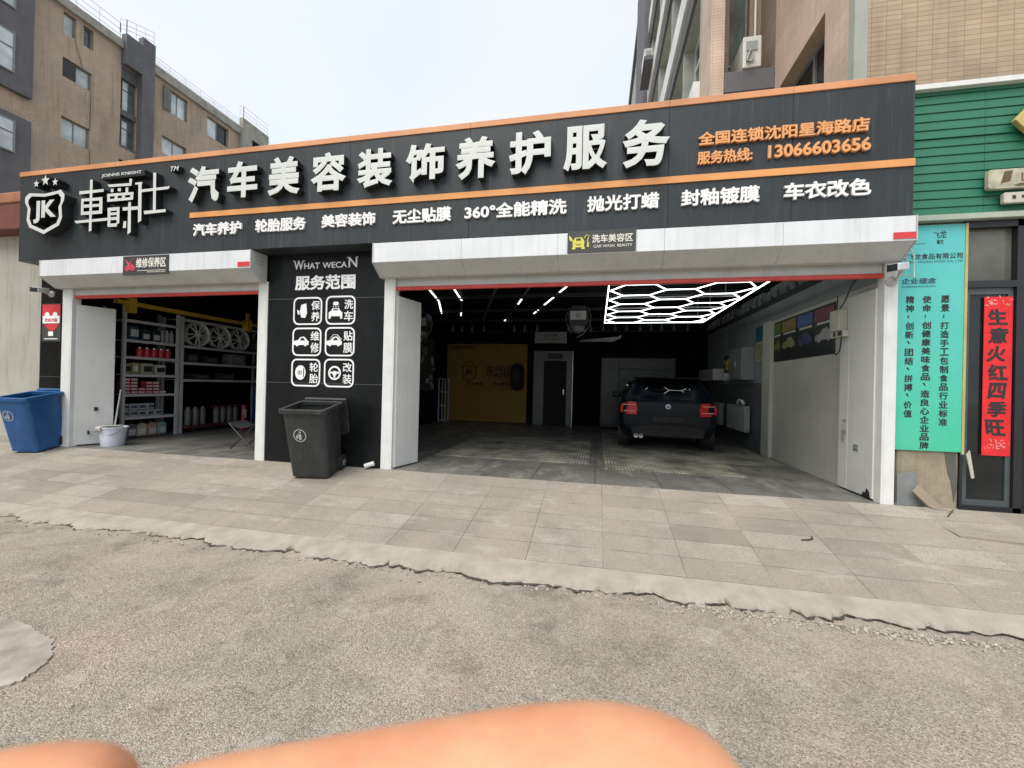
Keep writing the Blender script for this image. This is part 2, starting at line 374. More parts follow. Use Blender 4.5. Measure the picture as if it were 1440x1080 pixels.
def obj(name, mb, mats, parent=None, bevel=0, smooth=False, local=False, fix=True):
    me = bpy.data.meshes.new(name)
    off = Vector((0, 0, 0)) if (local or parent is None) else world_off(parent)
    me.from_pydata([(v[0]-off.x, v[1]-off.y, v[2]-off.z) for v in mb.v], [], mb.f)
    for m in (mats if isinstance(mats, (list, tuple)) else [mats]): me.materials.append(m)
    for p, i in zip(me.polygons, mb.m): p.material_index = i
    if fix: fix_normals(me)
    if smooth:
        me.polygons.foreach_set('use_smooth', [True]*len(me.polygons))
        if hasattr(me, 'set_sharp_from_angle'): me.set_sharp_from_angle(angle=R(38))
    o = bpy.data.objects.new(name, me); COL.objects.link(o); o.parent = parent
    if bevel:
        b = o.modifiers.new('bevel', 'BEVEL'); b.width = bevel; b.segments = 2; b.limit_method = 'ANGLE'; b.angle_limit = R(40); b.harden_normals = False
    return o
def tag(o, label, cat, group=None, kind=None):
    o['label'] = label; o['category'] = cat
    if group: o['group'] = group
    if kind: o['kind'] = kind
    return o
def struct(name, mb, mats, smooth=False):
    o = obj(name, mb, mats, smooth=smooth); o['kind'] = 'structure'; return o
def thing(name, label, cat, loc=(0, 0, 0), rz=0, group=None):
    o = bpy.data.objects.new(name, None); COL.objects.link(o); o.empty_display_size = .1
    o.location = loc; o.rotation_euler = (0, 0, rz); return tag(o, label, cat, group)
def copy_tree(o, parent=None):
    c = o.copy(); COL.objects.link(c); c.parent = parent
    for ch in list(o.children): copy_tree(ch, c)
    return c
def dup(o, loc, label=None, rz=None):
    c = copy_tree(o); c.location = loc
    if rz is not None: c.rotation_euler.z = rz
    if label: c['label'] = label
    return c
_tc = {}
def text_verts(s, bold):
    key = (s, bold)
    if key in _tc: return _tc[key]
    cu = bpy.data.curves.new('lettering', 'FONT'); cu.body = s; cu.size = 1; cu.extrude = 2.0; cu.bevel_depth = bold*.9; cu.bevel_resolution = 0; cu.resolution_u = 3
    o = bpy.data.objects.new('lettering', cu); COL.objects.link(o)
    dg = bpy.context.evaluated_depsgraph_get(); ev = o.evaluated_get(dg); me = ev.to_mesh()
    zm = max(v.co.z for v in me.vertices) if me.vertices else 1; vs = [(v.co.x, v.co.y, .5*v.co.z/zm) for v in me.vertices]; fs = [list(p.vertices) for p in me.polygons]
    ev.to_mesh_clear(); bpy.data.objects.remove(o); bpy.data.curves.remove(cu)
    _tc[key] = (vs, fs); return vs, fs
def text(mb, s, x0, x1, z0, z1, y, d, bold=.02, m=0, ms=None, plane='y', slant=0.):
    """fill the box x0..x1, z0..z1 on the plane y with solid lettering; front at y, going back d"""
    vs, fs = text_verts(s, bold)
    us = [v[0] for v in vs]; ws = [v[1] for v in vs]
    if not us: return mb
    ua, ub, wa, wb = min(us), max(us), min(ws), max(ws)
    if ub-ua < 1e-6 or wb-wa < 1e-6: return mb
    o = len(mb.v)
    for a, b, c in vs:
        fz = (b-wa)/(wb-wa); u = x0+(a-ua)/(ub-ua)*(x1-x0)+slant*(fz-.5); z = z0+fz*(z1-z0); yy = y+(.5-c)*d
        mb.v.append((u, yy, z) if plane == 'y' else (yy, u, z))
    for f in fs:
        zs = [vs[i][2] for i in f]; flat = min(zs) > .44 or max(zs) < -.44
        mb.f.append([o+i for i in f]); mb.m.append(m if (flat or ms is None) else ms)
    return mb
def rrect(x0, x1, z0, z1, r, n=5):
    pts = []
    for cx, cz, a0 in ((x1-r, z1-r, 0), (x0+r, z1-r, 90), (x0+r, z0+r, 180), (x1-r, z0+r, 270)):
        for i in range(n+1):
            a = R(a0+90*i/n); pts.append((cx+r*math.cos(a), cz+r*math.sin(a)))
    return pts
def circ(cx, cz, r, n=24, ry=None): return [(cx+r*math.cos(2*math.pi*i/n), cz+(ry or r)*math.sin(2*math.pi*i/n)) for i in range(n)]
def star(cx, cz, r, rot=90):
    return [(cx+(r if i % 2 == 0 else r*.42)*math.cos(R(rot+36*i)), cz+(r if i % 2 == 0 else r*.42)*math.sin(R(rot+36*i))) for i in range(10)]
def facade(mb, axis, c, out, u0, u1, v0, v1, holes, depth, m=0, mr=0):
    """wall sheet on plane axis=c facing out (+1/-1) with rectangular recesses (u0,u1,v0,v1)"""
    us = sorted({u0, u1, *[h[0] for h in holes], *[h[1] for h in holes]}); us = [u for u in us if u0 <= u <= u1]
    vs = sorted({v0, v1, *[h[2] for h in holes], *[h[3] for h in holes]}); vs = [v for v in vs if v0 <= v <= v1]
    P = (lambda u, v, d: (c-out*d, u, v)) if axis == 'x' else (lambda u, v, d: (u, c-out*d, v))
    for i in range(len(us)-1):
        for j in range(len(vs)-1):
            um, vm = (us[i]+us[i+1])/2, (vs[j]+vs[j+1])/2
            if any(h[0] < um < h[1] and h[2] < vm < h[3] for h in holes): continue
            mb.quad(P(us[i], vs[j], 0), P(us[i+1], vs[j], 0), P(us[i+1], vs[j+1], 0), P(us[i], vs[j+1], 0), m)
    for a, b, e, f in holes:
        for p, q in (((a, e), (b, e)), ((b, e), (b, f)), ((b, f), (a, f)), ((a, f), (a, e))):
            mb.quad(P(*p, 0), P(*q, 0), P(*q, depth), P(*p, depth), mr)
def window(parent, axis, c, out, a, b, e, f, depth, pane_mat, fw=.06, mull=(.5,), tr=(), frame_mat=None, pane2=None):
    """window frame part with its panes as a sub-part, set back in a recess"""
    X = (lambda u0, u1, v0, v1, d0, d1, mb, m=0: mb.box(*(sorted((c-out*d0, c-out*d1))), u0, u1, v0, v1, m)) if axis == 'x' else (lambda u0, u1, v0, v1, d0, d1, mb, m=0: mb.box(u0, u1, *(sorted((c-out*d0, c-out*d1))), v0, v1, m))
    fr = MB(); d0, d1 = depth-.07, depth-.005
    X(a, b, e, e+fw, d0, d1, fr); X(a, b, f-fw, f, d0, d1, fr); X(a, a+fw, e+fw, f-fw, d0, d1, fr); X(b-fw, b, e+fw, f-fw, d0, d1, fr)
    for k in mull: u = a+(b-a)*k; X(u-fw/2, u+fw/2, e+fw, f-fw, d0, d1, fr)
    for k in tr: v = e+(f-e)*k; X(a+fw, b-fw, v-fw/2, v+fw/2, d0+.004, d1, fr)
    fo = obj('window', fr, frame_mat or FRAMEG, parent)
    pn = MB()
    if pane2 is not None and mull:
        u = a+(b-a)*mull[0]; X(a+.01, u, e+.01, f-.01, depth-.04, depth+.02, pn, 0); X(u, b-.01, e+.01, f-.01, depth-.045, depth+.02, pn, 1)
        obj('pane', pn, [pane_mat, pane2], fo)
    else:
        X(a+.01, b-.01, e+.01, f-.01, depth-.04, depth+.02, pn); obj('pane', pn, pane_mat, fo)
    return fo
# ================================================================== GROUND
S = .186; RZ = -.385
g = MB(); n = 60
xs = [-60, -30, -16]+[-12+i*.5 for i in range(33)]+[6, 9, 20, 60]; ys = [-80, -40, -20, -10]+[-7+i*.25 for i in range(22)]
hz = {}
for i, x in enumerate(xs):
    for j, y in enumerate(ys):
        g.v.append((x, y, RZ+(random.uniform(-.010, .010) if -12 < x < 5 and -7 < y < -2.1 else 0)))
for i in range(len(xs)-1):
    for j in range(len(ys)-1):
        a = i*len(ys)+j; g.f.append([a, a+len(ys), a+len(ys)+1, a+1]); g.m.append(0)
struct('road', g, ASPH, smooth=True)
# paved ramp up to the garage
g = MB(); g.quad((-20, -1.68, S*-1.68), (9, -1.68, S*-1.68), (9, 0, 0), (-20, 0, 0))
struct('pavement', g, PAVE)
# broken concrete kerb strip along its foot
g = MB(); x = -20.; edge = []; lv = 0; chipn = 0; chipd = 0
while x < 9:
    lv += random.uniform(-.030, .030); lv *= .90
    if chipn <= 0 and random.random() < .07: chipn = random.randint(1, 5); chipd = random.choice((.035, .06, -.03, .025))
    chipn -= 1
    edge.append((x, -1.935+lv+(chipd if chipn >= 0 else 0)+random.uniform(-.012, .012))); x += random.uniform(.012, .05)
o = len(g.v)
for x, y in edge:
    yb = -1.684
    g.v += [(x, yb, S*yb+.004), (x, (y+yb)/2, S*(y+yb)/2+.004), (x, y+.015, S*y+.002+random.uniform(-.006, .004)), (x, y, S*y-.02), (x, y+.02, -.45)]
for i in range(len(edge)-1):
    for k in range(4):
        a = i*5+k; g.f.append([a, a+5, a+6, a+1]); g.m.append(0)
for i in range(len(edge)-1):
    (xa, ya), (xb, yb2) = edge[i], edge[i+1]
    wa = -.012+.045*abs(math.sin(xa*2.3+1.1*math.sin(xa*5.1)))*random.random()
    if i == 0: pw = wa
    g.quad((xa, ya+.03, RZ+.013), (xb, yb2+.03, RZ+.013), (xb, yb2-wa, RZ+.013), (xa, ya-pw, RZ+.013), 1); pw = wa
for i in range(len(edge)-1): g.m[i*4+3] = 1 if math.sin(edge[i][0]*3.1)+random.uniform(-.7, .7) > -.2 else 0
struct('kerb_strip', g, [KERB, mat('crack_shade_dirt', (.06, .052, .042), .95, var=.4, scale=30)])  # dirt ribbon and dark skirt, with the crack's shade put into their colour
g = MB(); pts = [(-2.87, -3.62), (-2.93, -3.47), (-3.14, -3.34), (-3.47, -3.27), (-4.5, -3.2), (-5.0, -4.2), (-3.4, -4.3), (-2.93, -3.76)]
fine = []
for i in range(len(pts)):
    a, b = Vector(pts[i]), Vector(pts[(i+1) % len(pts)])
    for k in range(14): q = a.lerp(b, k/14); fine.append((q.x+random.uniform(-.012, .012), q.y+random.uniform(-.012, .012)))
g.prism(fine, 'z', -.42, RZ+.0105); struct('concrete_patch', g, mat('patch_concrete', (.315, .287, .25), .88, var=.35, scale=5, bmp=.6, bscale=130, speck=.5))
# garage floor
g = MB(); g.quad((-9.45, 0, 0), (3.25, 0, 0), (3.25, 7.6, 0), (-9.45, 7.6, 0)); struct('garage_floor', g, FLOOR)
# sloping apron in front of the shop next door and ground left of the garage
g = MB(); a = [(3.32, -.62), (4.6, -.78), (9, -.8), (9, .14), (3.32, .14)]
g.prism(a, 'z', -.5, .0); o = len(g.v)
g.v = [(x, y, (S*min(y, -.05)*.72-.012) if z > -.1 else -.5) for x, y, z in g.v]
struct('neighbour_paving', g, PAVE)
g = MB(); g.quad((-20, 0, -.004), (-9.45, 0, -.004), (-9.45, .2, 0), (-20, .2, 0)); struct('ground', g, PAVE)
g = MB(); g.quad((-150, .2, -.45), (150, .2, -.45), (150, 200, -.45), (-150, 200, -.45)); struct('back_ground', g, ASPH)
# gravel where the kerb has crumbled
g = MB()
def pebble(x, y, z, r):
    ax = [Vector((random.uniform(-1, 1), random.uniform(-1, 1), random.uniform(-1, 1))).normalized() for _ in range(2)]
    a = ax[0]; b = a.cross(ax[1]).normalized(); c = a.cross(b)
    o = len(g.v); p = Vector((x, y, z))
    for d in (a, -a, b, -b, c, -c): g.v.append(tuple(p+d*r*random.uniform(.55, 1.15)))
    for f in ((0, 2, 4), (2, 1, 4), (1, 3, 4), (3, 0, 4), (2, 0, 5), (1, 2, 5), (3, 1, 5), (0, 3, 5)): g.f.append([o+i for i in f]); g.m.append(0)
for cx, sx, sy, cnt in ((.78, .20, .05, 70), (1.25, .22, .05, 110), (1.95, .26, .055, 260), (2.7, .3, .05, 150), (-1.9, .8, .03, 40), (-4.2, .8, .03, 30), (-.2, .8, .03, 60), (1.6, 1.6, .10, 90)):
    for _ in range(cnt):
        x = random.gauss(cx, sx); y = -1.985-abs(random.gauss(0, sy)); pebble(x, y, RZ+.006, random.uniform(.005, .017))
for _ in range(150): pebble(random.uniform(-5, 3), random.uniform(-3.6, -2.0), RZ+.008, random.uniform(.003, .007))
tag(obj('gravel', g, STONE), 'loose pale gravel spilling from the broken kerb edge onto the road', 'gravel', kind='stuff')

# ================================================================== GARAGE BUILDING
bl = thing('garage_building', 'single storey black garage building with two open bays under the long sign', 'building', (-3, 4, 0))
g = MB(); g.box(3.1, 3.24, .82, 3.0, 0, 2.47); g.box(3.1, 3.24, .125, .82, 0, 2.47); obj('wall_panel', g, PANELG, bl)
g = MB(); g.box(3.1, 3.24, 3.34, 7.5, 1.35, 2.26); g.box(3.1, 3.24, .125, 7.5, 2.474, 3.1); g.box(3.1, 3.24, 3.34, 7.5, 2.263, 2.474)
obj('wall', g, TEALW, bl)
g = MB(); g.box(3.12, 3.24, 3.34, 7.5, 0, 1.35); obj('wall', g, cmat('dado_grey', (.13, .145, .145)), bl)
g = MB(); g.box(3.04, 3.24, 3.0, 3.34, 0, 2.47); obj('pilaster', g, PANELG, bl, bevel=.006)
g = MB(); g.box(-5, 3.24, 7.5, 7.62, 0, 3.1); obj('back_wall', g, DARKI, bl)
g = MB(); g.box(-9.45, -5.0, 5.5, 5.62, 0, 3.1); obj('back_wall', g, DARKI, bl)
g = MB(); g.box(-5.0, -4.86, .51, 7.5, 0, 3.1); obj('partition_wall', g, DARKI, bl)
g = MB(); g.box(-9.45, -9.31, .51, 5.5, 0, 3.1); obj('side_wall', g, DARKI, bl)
g = MB(); g.box(-9.45, 3.24, .02, 7.62, 3.1, 3.25); obj('ceiling', g, CEILB, bl)
g = MB(); g.box(-9.27, 3.10, .02, 7.62, 3.253, 4.40); obj('roof', g, CONC, bl)
# ceiling rails carrying nothing: dark steel joists
g = MB()
for y in (1.6, 3.2, 4.8, 6.4): g.box(-4.86, 3.1, y, y+.06, 3.03, 3.098)
obj('joist', g, cmat('joist_dark', (.02, .022, .025)), bl)

# black tiled pier between the bays with its painted service list
pr = thing('tiled_pier', 'glossy black tiled pier between the two garage bays, listing services in white', 'pier', (-3.84, .1, 0))
g = MB(); g.box(-4.78, -2.91, .012, .5, 0, 3.05); obj('tiling', g, PIERM, pr)
DY = .006
g = MB(); text(g, 'W', -4.36, -4.20, 2.80, 2.935, DY, .012, .012); text(g, 'HAT', -4.19, -3.935, 2.81, 2.895, DY, .012, .012); text(g, 'WECA', -3.89, -3.50, 2.81, 2.895, DY, .012, .012); text(g, 'N', -3.475, -3.34, 2.81, 2.955, DY, .012, .012)
for a, b, z in ((-4.375, -4.34, 2.935), (-4.22, -4.185, 2.935), (-3.50, -3.45, 2.955), (-3.355, -3.325, 2.955)): g.box(a, b, DY, DY+.008, z-.012, z)
obj('lettering', g, DECAL, pr, fix=False)
g = MB(); text(g, '服务范围', -4.335, -3.36, 2.50, 2.715, DY, .012, .035); obj('lettering', g, DECAL, pr, fix=False)
ICON = [('保养', -4.35, -3.88, 2.0, 2.4), ('洗车', -3.82, -3.35, 2.0, 2.41), ('维修', -4.355, -3.88, 1.55, 1.96), ('贴膜', -3.82, -3.35, 1.55, 1.965), ('轮胎', -4.36, -3.885, 1.11, 1.51), ('改装', -3.825, -3.35, 1.11, 1.515)]
def carshape(cx, cz, w, h):
    P = [(-.5, -.3), (-.5, .0), (-.42, .1), (-.22, .16), (-.05, .45), (.18, .5), (.33, .3), (.42, .12), (.5, .05), (.5, -.3), (.38, -.3), (.33, -.42), (.24, -.42), (.19, -.3), (-.17, -.3), (-.22, -.42), (-.32, -.42), (-.37, -.3)]
    return [(cx+x*w, cz+z*h) for x, z in P]
for i, (s, a, b, c, d) in enumerate(ICON):
    g = MB(); g.ringp(rrect(a, b, c, d, .085, 6), rrect(a+.022, b-.022, c+.022, d-.022, .066, 6), 'y', DY, DY+.01)
    text(g, s[0], b-.175, b-.035, (c+d)/2+.015, d-.055, DY, .01, .012); text(g, s[1], b-.175, b-.035, c+.05, (c+d)/2-.012, DY, .01, .012)
    cx, cz = a+.15, (c+d)/2
    if i == 0:
        g.prism([(cx-.02, cz+.09), (cx+.06, cz+.11), (cx+.075, cz-.03), (cx+.045, cz-.10), (cx-.02, cz-.09), (cx-.04, cz)], 'y', DY, DY+.01); g.prism([(cx-.09, cz+.02), (cx-.05, cz-.0), (cx-.045, cz-.05), (cx-.075, cz-.045)], 'y', DY, DY+.01)
    elif i == 1:
        g.prism([(cx-.10, cz-.12), (cx-.10, cz-.03), (cx-.06, cz-.005), (cx-.04, cz+.03), (cx+.06, cz+.03), (cx+.08, cz-.005), (cx+.115, cz-.03), (cx+.115, cz-.12), (cx+.085, cz-.12), (cx+.08, cz-.085), (cx-.065, cz-.085), (cx-.07, cz-.12)], 'y', DY, DY+.01)
        g.prism([(cx-.03, cz-.0), (cx-.02, cz+.018), (cx+.04, cz+.018), (cx+.05, cz)], 'y', DY-.003, DY, 1)
        g.prism([(cx-.04, cz+.085), (cx-.02, cz+.12), (cx+.04, cz+.12), (cx+.06, cz+.085), (cx+.03, cz+.07), (cx-.01, cz+.07)], 'y', DY, DY+.01)
        for k in (-.04, 0, .04): g.box(cx+.005+k, cx+.018+k, DY, DY+.01, cz+.045, cz+.06)
    elif i in (2, 3):
        g.prism(carshape(cx-.005, cz, .245, .15), 'y', DY, DY+.01); g.prism([(cx-.02, cz+.02), (cx+.0, cz+.055), (cx+.035, cz+.058), (cx+.06, cz+.02)], 'y', DY-.003, DY, 1)
        if i == 3: g.tube([(cx-.07, DY+.004, cz+.04), (cx-.02, DY+.004, cz+.1), (cx+.05, DY+.004, cz+.095), (cx+.11, DY+.004, cz+.03)], .005, 6)
    elif i == 4:
        g.prism(circ(cx, cz, .085, 24, .105), 'y', DY, DY+.01)
        for k in (-.04, -.015, .01): g.box(cx+k, cx+k+.01, DY-.003, DY, cz-.03, cz+.03, 1)
        g.prism(circ(cx+.055, cz, .008, 10, .07), 'y', DY-.003, DY, 1)
    else:
        g.ringp(circ(cx+.02, cz, .1), circ(cx+.02, cz, .076), 'y', DY, DY+.01); g.prism(circ(cx+.02, cz-.005, .034), 'y', DY, DY+.01)
        g.box(cx-.06, cx-.012, DY, DY+.01, cz-.008, cz+.02); g.box(cx+.052, cx+.1, DY, DY+.01, cz-.008, cz+.02); g.box(cx+.008, cx+.032, DY, DY+.01, cz-.08, cz-.038)
    obj('service_icon', g, [DECAL, DECALD], pr, fix=False)
# pier at the far left with poster
tp = thing('tiled_column', 'narrow black tiled column at the left end behind the blue bin', 'column', (-9.05, .1, 0))
g = MB(); g.box(-9.36, -8.785, .055, .5, 0, 3.02); obj('tiling', g, PIERM, tp)
po = thing('poster', 'small red and white poster on the black column left of the small bay', 'poster', (-9.1, .05, 2.1))
g = MB(); g.box(-9.31, -8.89, .046, .052, 1.76, 2.40, 0); obj('sheet', g, cmat('poster_grey', (.05, .053, .055)), po)
g = MB(); g.box(-9.30, -8.90, .042, .0455, 2.16, 2.385, 0); g.prism([(-9.26, 2.06), (-8.93, 2.06), (-8.96, 1.99), (-9.08, 1.925), (-9.20, 1.985)], 'y', .042, .0455, 0); obj('print', g, REDTAPE, po)
g = MB(); g.box(-9.285, -8.905, .038, .0415, 2.065, 2.19, 0); g.prism(circ(-9.19, 2.20, .055), 'y', .0385, .0415); g.prism(circ(-9.01, 2.20, .055), 'y', .0385, .0415); g.box(-9.25, -8.95, .0425, .0455, 1.795, 1.81); g.box(-9.16, -9.05, .0425, .0455, 1.85, 1.925)
obj('print', g, DECAL, po)
g = MB(); text(g, '欢迎光临', -9.24, -8.95, 2.09, 2.15, .036, .003, .02); obj('lettering', g, REDTAPE, po, fix=False)

# neighbouring wall at the left end
wl = thing('rendered_wall', 'stained beige rendered wall with a red tiled coping left of the sign', 'wall', (-12, .3, 0))
g = MB(); g.box(-18, -9.362, .10, .45, -.1, 3.62); obj('render', g, PLASTER, wl)
g = MB(); g.box(-18, -9.285, -.16, .45, 3.62, 4.06); obj('coping', g, ROOFTILE, wl, bevel=.02)
g = MB(); g.box(-18, -9.285, -.18, .45, 4.063, 4.24); obj('coping', g, mat('faded_coping', (.36, .15, .08), .6, var=.2), wl, bevel=.02)
g = MB(); g.box(-16, -9.37, .09, .0995, 0, .10); obj('plinth', g, CONC, wl)

# ================================================================== LONG SIGN
sg = thing('shop_sign', 'long dark grey shop sign with white raised characters across both bays', 'shop sign', (-3.09, -.28, 3.03))
g = MB(); xs = [-9.285, -7.3, -5.3, -3.3, -1.62, .74, 2.0, 3.115]
for a, b in zip(xs, xs[1:]): g.box(a+.0015, b-.0015, -.28, .015, 3.03, 4.40)
obj('board', g, SIGN, sg, bevel=.002)
g = MB()
for a, b in zip(xs, xs[1:]): g.box(a+.001, b-.001, -.292, .015, 4.402, 4.475)
obj('top_trim', g, ORANGE_TOP, sg, bevel=.004)
g = MB(); g.box(-5.88, 3.118, -.293, -.281, 3.53, 3.605); obj('stripe', g, ORANGE, sg)
BIG = [('汽', -5.82, -5.28, 3.70, 4.215), ('车', -5.14, -4.645, 3.72, 4.23), ('美', -4.48, -3.975, 3.71, 4.23), ('容', -3.81, -3.285, 3.71, 4.225), ('装', -3.125, -2.62, 3.71, 4.21), ('饰', -2.44, -1.92, 3.72, 4.21), ('养', -1.775, -1.265, 3.71, 4.23), ('护', -1.10, -.595, 3.715, 4.23), ('服', -.445, .055, 3.71, 4.23), ('务', .225, .735, 3.69, 4.23)]
for s, a, b, c, d in BIG:
    g = MB(); text(g, s, a, b, c, d, -.385, .103, .038, 0, 1); obj('lettering', g, [WHITE_L, BLACK_L], sg, fix=False)
for s, a, b in [('汽车养护', -5.805, -4.97), ('轮胎服务', -4.74, -3.93), ('美容装饰', -3.695, -2.895), ('无尘贴膜', -2.65, -1.845), ('360°全能精洗', -1.67, -.40), ('抛光打蜡', -.16, .645), ('封釉镀膜', .88, 1.685), ('车衣改色', 1.92, 2.73)]:
    g = MB(); text(g, s, a, b, 3.25, 3.435, -.305, .024, .032); obj('lettering', g, WHITE_S, sg, fix=False)
g = MB(); text(g, '全国连锁沈阳星海路店', 1.045, 2.70, 3.915, 4.065, -.312, .031, .03); obj('lettering', g, ORANGE_L, sg, fix=False)
g = MB(); text(g, '服务热线:', 1.04, 1.60, 3.705, 3.85, -.312, .031, .03); text(g, '13066603656', 1.755, 2.715, 3.715, 3.855, -.312, .031, .03); obj('lettering', g, ORANGE_L, sg, fix=False)
g = MB(); g.box(-7.42, -6.60, -.385, -.281, 4.165, 4.25); obj('lettering_back', g, BLACK_L, sg)
g = MB(); text(g, 'JOINNS KNIGHT', -7.40, -6.64, 4.180, 4.238, -.398, .012, .008); obj('lettering', g, WHITE_L, sg, fix=False)
g = MB(); text(g, 'TM', -6.17, -6.02, 4.20, 4.27, -.36, .075, .02, 0, 1, slant=.02); obj('lettering', g, [WHITE_L, BLACK_L], sg, fix=False)
STROKES = [[(-7.64, 4.18), (-7.59, 4.18), (-7.59, 3.4), (-7.64, 3.39)], [(-7.85, 4.02), (-7.37, 4.02), (-7.37, 3.98), (-7.85, 3.97)], [(-7.81, 3.9), (-7.39, 3.9), (-7.39, 3.85), (-7.81, 3.86)], [(-7.81, 3.9), (-7.76, 3.9), (-7.76, 3.65), (-7.81, 3.65)], [(-7.45, 3.9), (-7.39, 3.9), (-7.39, 3.65), (-7.45, 3.65)], [(-7.81, 3.81), (-7.4, 3.8), (-7.39, 3.76), (-7.81, 3.76)], [(-7.81, 3.7), (-7.39, 3.7), (-7.39, 3.65), (-7.81, 3.65)], [(-7.94, 3.57), (-7.27, 3.58), (-7.27, 3.54), (-7.9, 3.53)]], [[(-7.3, 4.08), (-6.84, 4.07), (-6.84, 4.03), (-7.26, 4.04)], [(-6.88, 4.14), (-6.83, 4.13), (-6.84, 4.03), (-6.88, 4.03)], [(-7.23, 4.01), (-7.18, 4.01), (-7.18, 3.96), (-7.23, 3.96)], [(-7.1, 4.01), (-7.04, 4.01), (-7.04, 3.96), (-7.1, 3.97)], [(-6.95, 4.01), (-6.9, 4.01), (-6.9, 3.92), (-6.95, 3.92)], [(-7.3, 3.94), (-6.8, 3.935), (-6.8, 3.895), (-7.3, 3.9)], [(-7.3, 3.86), (-6.8, 3.86), (-6.81, 3.82), (-7.3, 3.82)], [(-7.3, 3.94), (-7.25, 3.94), (-7.25, 3.82), (-7.3, 3.82)], [(-6.86, 3.93), (-6.8, 3.93), (-6.81, 3.82), (-6.86, 3.82)], [(-7.16, 3.94), (-7.10, 3.94), (-7.10, 3.82), (-7.16, 3.82)], [(-7.02, 3.94), (-6.96, 3.93), (-6.96, 3.82), (-7.02, 3.82)], [(-7.29, 3.73), (-7.06, 3.73), (-7.06, 3.68), (-7.29, 3.68)], [(-7.29, 3.73), (-7.23, 3.73), (-7.23, 3.44), (-7.28, 3.44)], [(-7.11, 3.73), (-7.06, 3.73), (-7.06, 3.49), (-7.11, 3.47)], [(-7.29, 3.655), (-7.06, 3.655), (-7.06, 3.615), (-7.29, 3.615)], [(-7.29, 3.585), (-7.06, 3.585), (-7.07, 3.54), (-7.28, 3.54)], [(-7.29, 3.49), (-7.09, 3.49), (-7.11, 3.44), (-7.28, 3.44)], [(-6.98, 3.51), (-6.93, 3.51), (-6.93, 3.41), (-6.99, 3.41)], [(-6.9, 3.79), (-6.85, 3.79), (-6.84, 3.34), (-6.9, 3.31)], [(-7.01, 3.72), (-6.66, 3.72), (-6.66, 3.67), (-7.0, 3.67)]], [[(-6.71, 4.07), (-6.65, 4.07), (-6.64, 3.5), (-6.7, 3.47)], [(-6.77, 4.07), (-6.64, 4.07), (-6.64, 4.04), (-6.77, 4.04)], [(-6.65, 3.96), (-6.13, 3.97), (-6.16, 3.93), (-6.65, 3.92)], [(-6.44, 4.19), (-6.39, 4.19), (-6.38, 3.63), (-6.43, 3.63)], [(-6.6, 3.64), (-6.2, 3.64), (-6.2, 3.6), (-6.59, 3.59)]]
for ch in STROKES:
    g = MB()
    for i, p in enumerate(ch): g.prism(p, 'y', -.385+i*.00035, -.281-i*.0003, 0, 1)
    obj('lettering', g, [WHITE_L, BLACK_L], sg)
OUT = [(-8.82, 4.04), (-8.7, 4.03), (-8.49, 4.01), (-8.28, 4.03), (-8.16, 4.05), (-8.08, 3.97), (-8.09, 3.88), (-8.14, 3.8), (-8.12, 3.62), (-8.18, 3.50), (-8.34, 3.44), (-8.49, 3.38), (-8.64, 3.44), (-8.80, 3.50), (-8.86, 3.62), (-8.84, 3.80), (-8.9, 3.90), (-8.90, 3.98)]
ocx = -8.49; ocz = 3.73
g = MB(); g.ringp(OUT, [(ocx+(x-ocx)*.83, ocz+(z-ocz)*.83) for x, z in OUT], 'y', -.425, -.281, 0, 1); obj('shield_emblem', g, [WHITE_L, BLACK_L], sg)
g = MB(); text(g, 'JK', -8.73, -8.26, 3.56, 3.91, -.42, .137, .045, 0, 1); obj('lettering', g, [WHITE_L, BLACK_L], sg, fix=False)
for x, z, r in ((-8.68, 4.18, .065), (-8.49, 4.22, .09), (-8.29, 4.18, .065)):
    g = MB(); g.prism(star(x, z, r), 'y', -.42, -.281, 0, 1); obj('star', g, [WHITE_L, BLACK_L], sg)

# ================================================================== ROLLER SHUTTERS
def shutter(x0, x1, pl, pr_, label, tape, tapes_right=True):
    t = thing('roller_shutter', label, 'roller shutter', ((x0+x1)/2, 0, 0))
    prof = [(-.30, 2.765), (-.30, 3.018), (.0, 3.018), (.0, 2.62), (-.10, 2.62)]
    g = MB(); k = 5; seg = [x0+.012+(x1-x0-.024)*i/k for i in range(k+1)]
    for a, b in zip(seg, seg[1:]): g.prism(prof, 'x', a+.001, b-.001)
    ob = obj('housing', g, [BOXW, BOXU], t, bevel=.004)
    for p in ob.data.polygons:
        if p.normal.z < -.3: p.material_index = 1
    e = [(-.304, 2.762), (-.304, 3.022), (.0, 3.022), (.0, 2.615), (-.10, 2.615)]
    for a in (x0, x1-.012):
        g = MB(); g.prism(e, 'x', a, a+.012)
        for zz in (2.95, 2.90, 2.85): g.box(a-.001, a+.013, -.2, -.08, zz, zz+.008, 1)
        obj('end_plate', g, [BOXU, GREYM], t)
    g = MB()
    for i in range(1): g.box(pl+.01, pr_-.01, .03, .05, 2.52, 2.66)
    for i in range(int((pr_-pl)/.28)): g.box(pl+.15+i*.28, pl+.158+i*.28, .026, .03, 2.60, 2.62)
    g.box(pl+.01, pr_-.01, .026, .03, 2.588, 2.594)
    obj('curtain', g, BOXU, t)
    g = MB(); g.box(pl+.01, pr_-.01, .015, .06, 2.468, 2.519); obj('bottom_bar', g, REDBAR, t, bevel=.006)
    g = MB(); g.box(x1-.21, x1-.015, -.309, -.301, 2.785, 2.85); obj('tape', g, REDTAPE, t)
    return t
shut_l = shutter(-8.785, -4.805, -8.565, -4.95, 'short roller shutter rolled up over the small left bay, with white posts', 0)
shut_r = shutter(-2.925, 3.145, -2.745, 3.045, 'long roller shutter rolled up over the wide car wash bay, with white posts', 0)
